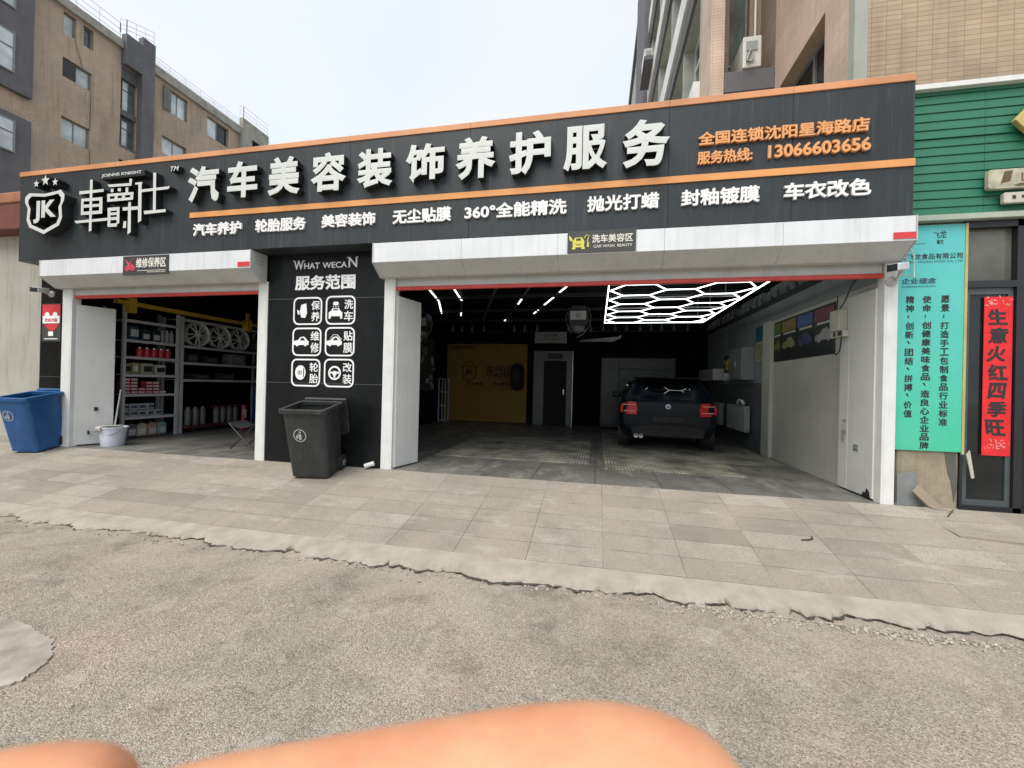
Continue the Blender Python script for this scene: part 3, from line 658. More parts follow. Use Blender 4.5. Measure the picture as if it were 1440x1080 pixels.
def post(t, a, b, h):
    g = MB(); g.box(a, b, .0, .122, 0, h); g.box(a+.02, b-.02, -.004, -.0005, .0, h-.02); obj('guide_post', g, POSTW, t, bevel=.006)
post(shut_l, -8.78, -8.57, 2.64); post(shut_l, -4.945, -4.785, 2.64); post(shut_r, -2.905, -2.745, 2.64); post(shut_r, 3.045, 3.17, 2.64)

def zone_sign(a, b, c, d, big, small, red, label):
    t = thing('zone_sign', label, 'sign', ((a+b)/2, -.31, c))
    g = MB(); g.box(a, b, -.316, -.302, c, d); obj('plate', g, cmat('zone_plate', (.045, .046, .046)), t)
    f = -.319; w = b-a; h = d-c
    lm = cmat('zone_letter', (.72, .70, .62))
    g = MB()
    if red:
        text(g, big, a+w*.30, b-w*.04, c+h*.36, d-h*.12, f, .003, .02); g.box(a+w*.33, b-w*.04, f, f+.003, c+h*.20, c+h*.225)
        text(g, small, a+w*.55, b-w*.05, c+h*.10, c+h*.16, f, .003, .0)
    else:
        text(g, big, a+w*.365, b-w*.045, c+h*.42, d-h*.20, f, .003, .02); text(g, small, a+w*.39, b-w*.05, c+h*.20, c+h*.325, f, .003, .005)
    obj('lettering', g, lm, t, fix=False)
    ic = cmat('zone_red', (.55, .05, .09)) if red else cmat('zone_yellow', (.62, .60, .10))
    g = MB(); x0 = a+w*.05; ww = w*.23; cx = x0+ww/2; cz = c+h*.40
    if red:
        g.prism([(cx-ww*.5, cz-h*.12), (cx-ww*.5, cz+h*.02), (cx-ww*.30, cz+h*.12), (cx-ww*.1, cz+h*.28), (cx+ww*.15, cz+h*.25), (cx+ww*.35, cz+h*.08), (cx+ww*.5, cz), (cx+ww*.5, cz-h*.12)], 'y', f, f+.003)
        for k in (-.28, .28): g.prism(circ(cx+ww*k, cz-h*.12, h*.075, 12), 'y', f-.001, f+.003)
        g.tube([(cx-ww*.4, f, cz+h*.38), (cx+ww*.05, f, cz+h*.02)], .008, 6); g.tube([(cx+ww*.3, f, cz+h*.38), (cx-ww*.05, f, cz+h*.15)], .008, 6)
    else:
        g.prism([(cx-ww*.36, cz-h*.15), (cx-ww*.38, cz+h*.12), (cx-ww*.22, cz+h*.30), (cx+ww*.22, cz+h*.30), (cx+ww*.38, cz+h*.12), (cx+ww*.36, cz-h*.15)], 'y', f, f+.003)
        g.prism([(cx-ww*.17, cz+h*.16), (cx-ww*.13, cz+h*.26), (cx+ww*.13, cz+h*.26), (cx+ww*.17, cz+h*.16)], 'y', f-.002, f, 1)
        g.prism([(cx-ww*.2, cz+h*.02), (cx-ww*.1, cz-h*.05), (cx+ww*.1, cz-h*.05), (cx+ww*.2, cz+h*.02), (cx+ww*.1, cz-h*.02), (cx-ww*.1, cz-h*.02)], 'y', f-.002, f, 1)
        for k in (-.3, .3): g.box(cx+ww*k-.02, cx+ww*k+.02, f, f+.003, cz-h*.24, cz-h*.15)
        g.prism([(cx-ww*.62, cz+h*.40), (cx-ww*.5, cz+h*.34), (cx-ww*.36, cz+h*.18), (cx-ww*.46, cz+h*.12), (cx-ww*.6, cz+h*.22)], 'y', f, f+.003)
        g.tube([(cx+ww*.38, f, cz+h*.25), (cx+ww*.5, f, cz+h*.40), (cx+ww*.68, f, cz+h*.36), (cx+ww*.58, f, cz+h*.15), (cx+ww*.62, f, cz+h*.02)], .006, 6); g.box(cx+ww*.55, cx+ww*.68, f, f+.003, cz-h*.15, cz+h*.06)
    obj('car_icon', g, [ic, DECALD], t)
zone_sign(-7.06, -6.22, 2.72, 3.005, '维修保养区', 'MAINTENANCE AREA', True, 'dark plate with a red car icon on the left shutter housing')
zone_sign(-.38, .40, 2.775, 3.03, '洗车美容区', 'CAR WASH  BEAUTY', False, 'dark plate with a yellow car icon reading CAR WASH BEAUTY on the right shutter housing')

def cctv(base, head, tip, label):
    t = thing('security_camera', label, 'camera', base)
    base, head, tip = Vector(base), Vector(head), Vector(tip); d = (tip-head).normalized()
    g = MB(); g.lathe(base, (0, -1, 0), [(.055, 0), (.055, .02), (.03, .05)], 16); obj('bracket', g.tube([base+Vector((0, -.03, 0)), base+Vector((0, -.09, .0)), head+d*.03+Vector((0, 0, -.03))], .016, 8), BOXU, t, smooth=True)
    g = MB(); g.obox((head+tip)/2, d, d.cross(Vector((0, 0, 1))), (0, 0, 1), (tip-head).length/2, .045, .04); b = obj('body', g, BOXW, t, bevel=.012)
    g = MB(); g.obox(tip+d*.004, d, d.cross(Vector((0, 0, 1))), (0, 0, 1), .012, .041, .036); g.lathe(tip+d*.012, d, [(.022, 0), (.022, .01), (.012, .012)], 14); obj('lens', g, GLASSD, b)
cctv((-9.1, .055, 2.56), (-9.05, -.05, 2.60), (-8.93, -.28, 2.56), 'white bullet camera on the black column under the left end of the sign')
cctv((3.10, 0, 2.42), (3.16, -.10, 2.555), (2.95, -.27, 2.50), 'white bullet camera on the right post beside the teal banner')
g = MB(); g.tube([(3.17, -.06, 2.74), (3.22, -.05, 2.62), (3.14, -.03, 2.5), (3.30, -.02, 2.46), (3.34, .05, 2.7), (3.28, .04, 2.86)], .007, 6)
tag(obj('cable', g, BOXU, smooth=True), 'thin white cable looping from the right shutter end to the camera', 'cable')
# ================================================================== SHOP NEXT DOOR
ns = thing('corner_shop', 'green boarded shop front with a black framed glass door right of the garage', 'shop', (5, .3, 0))
g = MB(); z = 3.14; i = 0
while z < 4.50:
    h = .094; d = .004 if i != 9 else .02
    for a, b in ((3.255, 3.985), (3.988, 4.9), (4.903, 5.9), (5.903, 7)):
        g.prism([(.10-d, z), (.10-.012, z+.004), (.10-.004, z+h-.007), (.16, z+h-.004), (.16, z)], 'x', a, b)
    z += h; i += 1
obj('siding', g, GREEN, ns)
g = MB(); g.box(3.25, 7, .03, .2, 4.50, 4.555); obj('top_trim', g, POSTW, ns, bevel=.004)
g = MB(); g.box(3.25, 7, .03, .2, 3.075, 3.135); obj('lower_trim', g, cmat('trim_greenish', (.36, .40, .34)), ns, bevel=.004)
g = MB(); g.box(3.26, 3.83, .115, .5, -.12, 3.07); obj('column', g, mat('cracked_render', (.29, .25, .175), .9, var=.22, scale=5, bmp=.7, bscale=25, streak=.4), ns, bevel=.02)
g = MB(); g.prism([(3.70, .58), (3.80, .58), (3.815, .2), (3.79, .05), (3.76, .28), (3.73, .36)], 'y', .109, .1145); obj('exposed_patch', g, cmat('dark_hole', (.10, .10, .085), .9), ns)
g = MB(); g.prism([(3.26, .32), (3.42, .36), (3.50, .1), (3.52, -.05), (3.26, -.05)], 'y', .1, .1145); obj('render_patch', g, cmat('grey_patch', (.22, .23, .23), .9), ns)
FB = cmat('black_frame', (.016, .017, .02), .4)
g = MB(); g.box(3.83, 3.855, .10, .26, -.05, 3.07); g.box(4.30, 4.37, .10, .26, -.05, 3.07); g.box(5.3, 5.37, .1, .26, -.05, 3.07); g.box(6.4, 7, .1, .5, -.05, 3.07); g.box(3.855, 4.30, .10, .26, 2.36, 2.43); g.box(4.37, 6.4, .1, .26, 2.36, 2.43); g.box(3.855, 6.4, .1, .26, 3.0, 3.07); g.box(3.855, 6.4, .1, .26, -.05, .03)
obj('frame', g, FB, ns)
g = MB(); g.box(3.855, 4.30, .17, .185, 2.43, 3.0); g.box(4.37, 5.3, .17, .185, 2.43, 3.0); g.box(5.37, 6.4, .17, .185, 2.43, 3.0); obj('transom_window', g, glass('transom_glass', (.12, .12, .10), .12, .5), ns)
d = obj('door', MB().box(3.87, 3.91, .13, .17, .03, 2.36).box(4.25, 4.295, .13, .17, .03, 2.36).box(3.91, 4.25, .13, .17, 2.29, 2.36).box(3.91, 4.25, .13, .17, .03, .09), cmat('door_metal', (.07, .085, .09), .35), ns)
g = MB(); g.box(3.91, 4.25, .145, .155, .09, 2.29); obj('pane', g, GLASSD, d)
g = MB(); g.box(4.37, 5.3, .17, .185, .03, 2.36); g.box(5.37, 6.4, .17, .185, .03, 2.36); obj('shop_window', g, GLASSD, ns)
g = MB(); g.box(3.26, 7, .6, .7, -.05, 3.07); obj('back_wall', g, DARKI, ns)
# teal banner
tb = thing('banner', 'tall teal printed banner with columns of black characters beside the right post', 'banner', (3.52, .1, .6))
g = MB(); g.box(3.20, 3.835, .095, .112, .59, 3.05); obj('panel', g, TEAL, tb, bevel=.003)
g = MB(); g.box(3.836, 3.86, .09, .112, .57, 3.05); obj('edge_strip', g, cmat('banner_edge', (.45, .40, .16)), tb)
B = .0935
g = MB(); text(g, '沈阳飞龙食品有限公司', 3.18, 3.815, 2.675, 2.74, B, .003, .02); obj('lettering', g, BLACKINK, tb, fix=False)
g = MB(); text(g, 'SHENYANG YIFLONG FOOD CO., LTD', 3.20, 3.815, 2.632, 2.662, B, .003, .0); obj('lettering', g, NAVYINK, tb, fix=False)
g = MB(); text(g, '企业理念', 3.255, 3.58, 2.41, 2.475, B, .003, .03, slant=.012); text(g, 'ENTERPRISE PHILOSOPHY', 3.26, 3.58, 2.372, 2.39, B, .003, 0.); obj('lettering', g, NAVYINK, tb, fix=False)
g = MB(); text(g, '飞', 3.545, 3.60, 2.90, 2.965, B, .003, .01); text(g, '龙', 3.60, 3.665, 2.90, 2.985, B, .003, .01); text(g, '餐饮', 3.575, 3.64, 2.835, 2.885, B, .003, .01); g.box(3.36, 3.48, B, B+.003, 2.845, 2.85); obj('lettering', g, BLACKINK, tb, fix=False)
def column(mb, s, x0, x1, ztop, zbot):
    n = len(s); h = (ztop-zbot)/n
    for i, ch in enumerate(s):
        zt = ztop-i*h
        if ch == ' ': continue
        if ch == '：':
            for k in (.35, .55): mb.prism(circ((x0+x1)/2-.012, zt-h*k, .008, 8), 'y', B, B+.003)
        elif ch in '、，。': mb.prism([(x0+.015, zt-h*.25), (x0+.035, zt-h*.2), (x0+.05, zt-h*.55), (x0+.04, zt-h*.55)], 'y', B, B+.003)
        else: text(mb, ch, x0, x1, zt-h*.93, zt-h*.06, B, .003, .032)
g = MB(); column(g, '愿景：打造手工包制食品行业标准', 3.625, 3.705, 2.285, .86); obj('lettering', g, BLACKINK, tb, fix=False)
g = MB(); column(g, '使命：创健康美味食品，造良心企业品牌', 3.455, 3.54, 2.285, .60); obj('lettering', g, BLACKINK, tb, fix=False)
g = MB(); column(g, '精神：创新、团结、拼搏、价值', 3.30, 3.38, 2.285, .94); obj('lettering', g, BLACKINK, tb, fix=False)
# couplet
cp = thing('door_couplet', 'red paper couplet with black brush characters on the glass door', 'couplet', (4.16, .12, .57))
g = MB(); g.box(4.035, 4.285, .121, .125, .57, 2.26); obj('paper', g, REDP, cp)
g = MB()
for i, ch in enumerate('生意火红四季旺'):
    zt = 2.13-i*.196; cx = 4.155+(.006 if i % 2 else -.006)
    text(g, ch, cx-.082+(.02 if i == 4 else 0), cx+.085, zt-.168, zt, .1165, .004, .032, slant=.018*(1 if i % 3 else -1))
obj('lettering', g, BLACKINK, cp, fix=False)
g = MB()
for zc, sg_ in ((2.20, -1), (.68, 1)):
    for k in range(26):
        x = random.uniform(4.05, 4.27); zz = zc+random.uniform(-.05, .05); a = random.uniform(0, 3.1); l = random.uniform(.012, .032)
        g.prism([(x, zz), (x+l*math.cos(a), zz+l*math.sin(a)), (x+l*math.cos(a)+.005, zz+l*math.sin(a)+.007), (x+.004, zz+.008)], 'y', .118-k*.00004, .1205)
obj('gilt_pattern', g, cmat('gilt_pink', (.78, .35, .32)), cp)
# sign plates at the right edge
ds = thing('diamond_sign', 'faded yellow diamond sign on the green boards at the right edge', 'sign', (4.35, .03, 3.95))
g = MB(); g.prism([(4.175, 4.07), (4.36, 4.29), (4.56, 4.07), (4.36, 3.86)], 'y', -.0, .055); obj('board', g, YELLOWS, ds, bevel=.006)
g = MB(); text(g, '心', 4.27, 4.46, 3.99, 4.17, -.0035, .003, .03); obj('lettering', g, cmat('brown_ink', (.12, .08, .03)), ds, fix=False)
p1 = thing('sign_plate', 'upper faded cream sign plate with peeling letters on the green boards', 'sign', (4.4, .03, 3.36))
g = MB(); g.prism(rrect(3.965, 4.9, 3.365, 3.57, .03), 'y', .01, .06); obj('board', g, CREAM, p1, bevel=.006)
g = MB(); text(g, 'LO', 4.245, 4.40, 3.43, 3.52, .0065, .003, .0); text(g, 'VE', 4.43, 4.62, 3.43, 3.52, .0065, .003, .0); g.prism([(4.18, 3.395), (4.24, 3.415), (4.31, 3.405), (4.30, 3.385), (4.22, 3.385)], 'y', .0065, .0095)
g.prism([(4.07, 3.42), (4.10, 3.54), (4.17, 3.55), (4.15, 3.44)], 'y', .0065, .0095)
obj('lettering', g, cmat('brown_ink', (.12, .08, .03)), p1, fix=False)
p2 = thing('sign_plate', 'lower small whitish sign plate with worn dots on the green boards', 'sign', (4.5, .03, 3.22))
g = MB(); g.prism(rrect(4.105, 4.9, 3.215, 3.325, .015), 'y', .015, .06); obj('board', g, cmat('worn_white', (.50, .48, .42)), p2, bevel=.004)
g = MB()
for k in range(5): g.box(4.175+k*.08, 4.205+k*.08, .0115, .0145, 3.255+.006*(k % 2), 3.29)
obj('lettering', g, BLACKINK, p2, fix=False)
# debris in front of the neighbour
g = MB(); g.obox((3.505, .02, .06), (.62, -.2, -.72), (.6, .3, .5), (.2, -.9, .3), .17, .055, .01); g.obox((3.58, -.02, -.005), (.8, -.2, -.1), (.1, .9, 0), (0, 0, 1), .09, .035, .008)
tag(obj('broken_board', g, cmat('weathered_wood', (.27, .22, .165), .9), bevel=.003), 'broken pale board leaning against the cracked column under the banner', 'board')
g = MB(); g.tube([(3.52, -.2, -.035), (3.60, -.12, -.01), (3.66, -.07, .01)], .006, 6)
tag(obj('iron_rod', g, cmat('rusty_iron', (.07, .05, .04), .8)), 'short dark iron rod lying by the broken board', 'rod')
g = MB(); g.prism([(3.87, .57), (3.90, .62), (3.945, .33), (3.92, .32)], 'y', .075, .085)
tag(obj('paper_strip', g, cmat('torn_paper', (.46, .45, .38), .9)), 'torn pale strip hanging from the lower corner of the teal banner', 'paper strip')
g = MB(); g.tube([(1.88, -.93, S*-.93+.006), (1.94, -.925, S*-.925+.012), (1.985, -.90, S*-.9+.012), (1.99, -.87, S*-.87+.018)], .007, 6)
tag(obj('twig', g, cmat('twig_brown', (.08, .065, .05), .9)), 'small dark twig lying on the paved ramp', 'twig')

# ================================================================== APARTMENT BLOCK ON THE RIGHT
rb = thing('apartment_building', 'tan tiled apartment block rising behind the right end of the sign', 'building', (8, 10, 3))
g = MB(); facade(g, 'y', .45, -1, 3.07, 16, 3.26, 24, [], .1); facade(g, 'x', 2.94, -1, .56, 2.77, 3.26, 24, [(1.13, 2.55, 4.9, 6.4), (1.13, 2.55, 7.9, 9.4), (1.13, 2.55, 10.9, 12.4)], .28)
obj('wall', g, [RBRICK, RBRICK2], rb, fix=False)
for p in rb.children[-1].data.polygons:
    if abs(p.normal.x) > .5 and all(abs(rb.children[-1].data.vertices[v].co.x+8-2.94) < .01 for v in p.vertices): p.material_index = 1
g = MB(); g.box(2.935, 3.075, .445, .565, 3.26, 24); obj('corner_strip', g, GREENC, rb)
# return wall and the projecting wing
RH = [(3.95+i*3.05, 6.9+i*3.05) for i in range(7)]
wy = [(3.62, 5.2), (5.35, 7.0), (7.3, 9.6), (9.9, 12.0)]
H = []
for z in (3.6, 6.6, 9.6, 12.6, 15.6, 18.2):
    for a, b in wy: H.append((a, b, z+.75, min(z+2.65, 20.6)))
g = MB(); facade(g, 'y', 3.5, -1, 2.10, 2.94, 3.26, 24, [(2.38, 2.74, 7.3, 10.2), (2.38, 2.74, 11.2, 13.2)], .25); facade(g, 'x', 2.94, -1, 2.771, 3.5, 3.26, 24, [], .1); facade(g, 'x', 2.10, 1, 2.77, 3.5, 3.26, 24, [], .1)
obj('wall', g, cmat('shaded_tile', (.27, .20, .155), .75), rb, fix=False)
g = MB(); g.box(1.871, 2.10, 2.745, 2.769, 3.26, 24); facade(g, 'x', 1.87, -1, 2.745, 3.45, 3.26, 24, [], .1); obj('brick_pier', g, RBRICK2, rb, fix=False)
g = MB(); facade(g, 'x', 1.87, -1, 3.45, 12.4, 3.26, 24, H, .45); facade(g, 'x', 1.87, -1, 12.4, 40, 3.26, 20.9, [], .1); obj('wall', g, GREENC, rb, fix=False)
for z in (3.6, 6.6, 9.6, 12.6, 15.6, 18.2):
    for a, b in wy: window(rb, 'x', 1.87, -1, a, b, z+.75, min(z+2.65, 20.6), .30, GLASS_SKY if random.random() < .6 else GLASSD, .07, (.33, .66), (.7,), PALEF)
    g = MB(); g.box(1.74, 1.868, 3.5, 12.3, z+.12, z+.72); obj('sill_band', g, PALEF, rb)
    g = MB(); g.box(1.80, 1.868, 3.5, 12.3, z-.30, z+.05); obj('lintel_band', g, DARKB, rb)
window(rb, 'x', 2.94, -1, 1.13, 2.55, 4.9, 6.4, .26, GLASSD, .06, (.5,), (), FRAMEG); window(rb, 'x', 2.94, -1, 1.13, 2.55, 7.9, 9.4, .26, GLASSD, .06, (.5,), (), FRAMEG)
window(rb, 'y', 3.5, -1, 2.38, 2.74, 7.3, 10.2, .22, GLASSG, .03, (), (.12,), FRAMEG); window(rb, 'y', 3.5, -1, 2.38, 2.74, 11.2, 13.2, .22, GLASSG, .03, (), (.12,), FRAMEG)
g = MB(); g.box(2.103, 2.937, 2.76, 3.497, 6.53, 6.90); obj('ledge', g, DARKB, rb, bevel=.01)
g = MB(); g.box(1.60, 1.868, 12.4, 16.5, 3.26, 20.85); obj('dark_bay', g, DARKB, rb)
g = MB(); g.box(1.72, 8, 14.5, 40, 20.9, 21.3); obj('eave', g, DARKB, rb)
g = MB(); g.tube([(2.83, 3.46, 6.9), (2.83, 3.46, 9.2), (2.80, 3.46, 14)], .022, 8); obj('pipe', g, PALEF, rb, smooth=True)
def ac(c, rot, label):
    t = thing('air_conditioner', label, 'air conditioner', c, rot)
    g = MB(); g.box(-.39, .39, -.15, .15, .03, .58); g.box(-.33, -.27, -.13, .13, 0, .03); g.box(.27, .33, -.13, .13, 0, .03); obj('casing', g, cmat('ac_white', (.60, .61, .57), .45), t, bevel=.012, local=True)
    g = MB(); g.ringp(circ(-.08, .305, .235), circ(-.08, .305, .215), 'y', .151, .168)
    for k in range(7): g.ringp(circ(-.08, .305, .19-k*.026, 20), circ(-.08, .305, .184-k*.026, 20), 'y', .155, .163)
    obj('fan_grille', g, GREYM, t, local=True)
    g = MB(); g.box(.391, .44, -.1, .02, .12, .26); g.tube([(.41, -.03, .2), (.47, -.05, .28), (.45, -.1, .12), (.50, -.02, .05)], .014, 6); g.box(.391, .41, -.1, .08, .32, .48); obj('service_valve', g, GREYM, t, local=True)
ac((2.56, 3.14, 6.905), R(-90), 'white air conditioner unit on the dark ledge just above the sign')
ac((1.60, 11.2, 13.35), R(-88), 'far white air conditioner on the side wall near the sky edge')
g = MB(); g.box(1.42, 1.868, 10.4, 12.0, 13.2, 13.33); obj('ledge', g, DARKB, rb)

# ================================================================== APARTMENT BLOCK ON THE LEFT
lb = thing('apartment_building', 'brown tiled apartment block with dark bays behind the left end of the sign', 'building', (-33, 10, 0))
WL = [(10.53, 11.05, 18.65, 19.72), (11.36, 11.80, 18.65, 19.72), (10.53, 11.76, 16.43, 17.4), (10.53, 11.74, 13.28, 14.40), (10.53, 11.74, 10.2, 11.3),
      (15.85, 17.0, 18.05, 19.5), (18.4, 20.1, 18.15, 19.5), (15.45, 17.0, 15.25, 16.35), (18.4, 20.1, 15.1, 16.4), (15.45, 17.0, 12.2, 13.4), (18.4, 20.1, 12.2, 13.4)]
LOG = [(13.13, 14.0, 14.3, 18.95), (13.13, 14.0, 9.3, 13.6), (21.9, 22.9, 14.3, 19.6)]
g = MB(); facade(g, 'x', -27, 1, -25, 23.4, -.45, 20.3, WL+LOG, .28); g.box(-40, -27.6, -25, 23.4, -.45, 20.2); g.quad((-27, 23.4, -.45), (-40, 23.4, -.45), (-40, 23.4, 20.3), (-27, 23.4, 20.3))
obj('wall', g, LBRICK, lb, fix=False)
for i, (a, b, c, d) in enumerate(WL):
    one = (b-a) < .8
    window(lb, 'x', -27, 1, a, b, c, d, .24, GLASSG if i == 1 else GLASS_SKY, .05, () if one else (.5,), (), FRAMEG, None if one else (GLASS_SKY if i in (3, 4) else GLASSD if i == 6 else None))
g = MB(); g.box(-27.07, -27.03, 10.55, 11.1, 16.48, 17.36); obj('open_casement', g, BLACKP, lb)
g = MB(); g.box(-26.93, -26.90, 15.42, 15.84, 18.0, 19.5)
for k in range(5): g.box(-26.90, -26.88, 15.42+k*.1, 15.435+k*.1, 18.0, 19.5)
for k in range(6): g.box(-26.90, -26.88, 15.42, 15.84, 18.1+k*.25, 18.115+k*.25)
obj('window_grille', g, cmat('grille_grey', (.17, .18, .17)), lb)
for zz, hh in ((16.55, 1.75), (14.5, 1.5), (11.2, 1.6)):
    window(lb, 'x', -27.04, 1, 13.3, 13.95, zz, zz+hh, .22, GLASS_SKY, .05, (.55,), (.68,), DARKB, GLASSG)
g = MB(); g.box(-26.999, -26.62, 13.98, 14.66, 9.0, 21.2); g.box(-26.999, -26.62, 13.11, 13.975, 18.98, 20.7); g.box(-27.27, -27.05, 13.13, 13.98, 16.2+.0, 16.5); g.box(-27.27, -27.05, 13.13, 13.98, 18.3, 18.95); g.box(-27.27, -27.05, 13.13, 13.98, 14.3, 14.48); g.box(-27.27, -27.05, 13.13, 13.98, 13.6, 13.7)
g.box(-27.275, -27.262, 13.13, 14.0, 14.3, 18.95); g.box(-27.275, -27.262, 13.13, 14.0, 9.3, 13.6)
obj('dark_bay', g, DARKB, lb)
g = MB(); g.box(-27, -26.72, -6, 9.29, 14.31, 21.5); g.box(-27, -26.72, -6, 9.28, 5.0, 13.2); obj('dark_bay', g, DARKB, lb)
for a, b, c, d in ((7.3, 8.62, 18.0, 19.6), (7.3, 8.62, 15.05, 16.9), (7.3, 8.7, 11.4, 12.9)):
    window(lb, 'x', -26.66, 1, a, b, c, d, .05, GLASS_SKY, .06, (.5,), (.6,), FRAMEG)
g = MB(); g.box(-26.999, -26.70, 21.0, 23.5, 9, 21.0); obj('stair_tower', g, CONC, lb)
g = MB(); g.box(-26.69, -26.68, 21.9, 22.9, 14.3, 19.8); obj('opening_shade', g, DARKI, lb)  # flat dark sheet on the tower face, standing in for the opening's shade
g = MB(); g.box(-27.4, -26.80, 9.3, 13.10, 19.86, 20.32); g.box(-27.4, -26.80, 14.67, 20.99, 19.72, 20.28); obj('cornice', g, CONC, lb, bevel=.02)
def rail(mb, pts, h=.95, step=.9):
    for p, q in zip(pts, pts[1:]):
        p, q = Vector(p), Vector(q); L = (q-p).length
        for f in (1.0, .62, .30): mb.bar(p+Vector((0, 0, h*f)), q+Vector((0, 0, h*f)), .025, .025)
        k = max(1, int(L/step))
        for i in range(k+1): c = p+(q-p)*i/k; mb.bar(c, c+Vector((0, 0, h)), .03, .03)
g = MB(); rail(g, [(-26.95, 8, 20.3), (-26.95, 13.0, 20.3)]); rail(g, [(-26.95, 13.0, 20.7), (-26.7, 13.15, 20.7), (-26.7, 14.6, 21.2)], .8, .5); rail(g, [(-26.95, 14.7, 20.28), (-26.95, 20.9, 20.28)], .55); rail(g, [(-26.95, 20.95, 21), (-26.75, 21.1, 21), (-26.75, 23.4, 21)], .9); rail(g, [(-26.95, 23.5, 20.2), (-26.95, 27, 19.6)], .6)
obj('roof_railing', g, RAILW, lb)
g = MB(); g.tube([(-26.97, 11.0, 18.6), (-26.97, 11.3, 17.5), (-26.97, 11.45, 17.3)], .012, 5); g.tube([(-26.97, 11.72, 16.4), (-26.97, 11.72, 14.4)], .015, 5); g.tube([(-26.97, 11.74, 13.3), (-26.97, 11.78, 9)], .015, 5); obj('drain_pipe', g, cmat('drain_dark', (.1, .09, .08)), lb)

# ================================================================== WHEELED BINS
def bin_(name, c, label, M_, w_, d_, h_, rz, emblem, lidM, lid_open=True):
    t = thing(name, label, 'trash bin', c, rz)
    tilt = math.atan(S)
    t.rotation_euler = (tilt, 0, rz)
    bw, bd = w_*.40, d_*.36; tw, td = w_*.5, d_*.5; z0, z1 = .03, h_-.06
    g = MB(); n = 9
    for i in range(n+1):
        f = i/n; z = z0+(z1-z0)*f; hw = bw+(tw-.03-bw)*f; hf = bd+(td-.03-bd)*f; hb = d_*.36+(td-.05-d_*.36)*f
        rr = .05+.02*f
        for q in rrect(-hw, hw, -hf, hb, rr, 4): g.v.append((q[0], q[1], z))
    k = len(rrect(-1, 1, -1, 1, .1, 4))
    for i in range(n):
        for j in range(k): g.f.append([i*k+j, i*k+(j+1) % k, (i+1)*k+(j+1) % k, (i+1)*k+j]); g.m.append(0)
    g.f.append(list(range(k))[::-1]); g.m.append(0)
    body = obj('body', g, M_, t, smooth=True, local=True)
    o_ = rrect(-tw, tw, -td, td-.02, .055, 4); i_ = rrect(-tw+.05, tw-.05, -td+.05, td-.07, .04, 4)
    g = MB(); g.ringp(o_, i_, 'z', z1-.012, z1+.045); obj('rim', g, M_, body, bevel=.008, local=True)
    ii = [(x, y) for x, y in i_]
    g = MB(); g.prism([(x*.80, y*.80) for x, y in ii], 'z', h_*.35, h_*.36); obj('inner_floor', g, BLACKP, body, local=True)
    for s_ in (-1, 1):
        g = MB(); g.box(s_*tw*.62-.03, s_*tw*.62+.03, td-.03, td+.03, z1-.03, z1+.03); obj('hinge', g, M_, body, local=True)
    # lid hanging open behind
    g = MB()
    pr_ = [(td+.02, z1+.06), (td+.06, z1+.075), (td+.085, z1-.1), (td+.10, z1-d_*.85), (td+.075, z1-d_*.86), (td+.055, z1-.1)]
    g.prism(pr_, 'x', -tw+.01, tw-.01); obj('lid', g, lidM, t, bevel=.012, local=True)
    g = MB(); g.tube([(-tw*.75, td+.06, z1+.04), (tw*.75, td+.06, z1+.04)], .014, 8); obj('handle', g, M_, t, local=True)
    for s_ in (-1, 1):
        x = s_*(bw+.005); wh = MB(); wh.lathe((x-.025, td-.10, .10), (1, 0, 0), [(.045, 0), (.10, .004), (.105, .015), (.105, .038), (.10, .048), (.045, .052)], 22); wo_ = obj('wheel', wh, RUBBER, t, smooth=True, local=True)
        g = MB(); g.lathe((x-.030, td-.10, .10), (1, 0, 0), [(.0, 0), (.042, .002), (.042, .058), (0, .06)], 14); obj('hub', g, GREYM, wo_, local=True)
    # front emblem
    f = .62; z = z0+(z1-z0)*f; hf = bd+(td-.03-bd)*f
    sl_ = (td-.03-bd)/(z1-z0); y = lambda zz: -(bd+(td-.03-bd)*((zz-z0)/(z1-z0)))-.003
    g = MB(); ex, ez = emblem
    for poly, inner in ((circ(ex, ez, .085, 26), circ(ex, ez, .074, 26)),):
        o2 = len(g.v); m2 = len(poly)
        for q in poly+inner: g.v.append((q[0], y(q[1]), q[1]))
        for i in range(m2): g.f.append([o2+i, o2+(i+1) % m2, o2+m2+(i+1) % m2, o2+m2+i]); g.m.append(0)
    ez0 = ez
    def flat(poly):
        o2 = len(g.v)
        for q in poly: g.v.append((q[0], y(q[1]), q[1]))
        g.f.append([o2+i for i in range(len(poly))]); g.m.append(0)
    flat([(ex-.012, ez-.055), (ex+.018, ez-.055), (ex+.022, ez-.005), (ex+.012, ez+.02), (ex-.012, ez+.015), (ex-.02, ez-.01)]); flat(circ(ex+.006, ez+.043, .015, 10)); flat([(ex-.05, ez-.045), (ex-.028, ez-.045), (ex-.024, ez+.0), (ex-.052, ez+.0)]); flat([(ex-.03, ez+.012), (ex-.015, ez+.006), (ex-.012, ez+.016), (ex-.028, ez+.024)])
    obj('emblem', g, cmat('faded_print', (.42, .45, .44)), body, local=True)
    return t
BB = bin_('wheeled_bin', (-3.665, -.28, S*-.28), 'charcoal wheeled bin with its lid hanging open in front of the black pier', BINBLK, .62, .56, .96, R(7), (-.06, .60), BINBLK)
BL = bin_('wheeled_bin', (-8.93, -.15, S*-.15), 'blue wheeled bin with its lid hanging open by the left post', BINBLU, .56, .60, .93, R(10), (-.09, .62), BINBLU)
g = MB(); g.tube([(-3.11, -.05, .035), (-2.99, -.02, .075)], .032, 14); tag(obj('pipe_stub', g, POSTW, smooth=True), 'short white pipe stub poking out at the foot of the black pier', 'pipe')
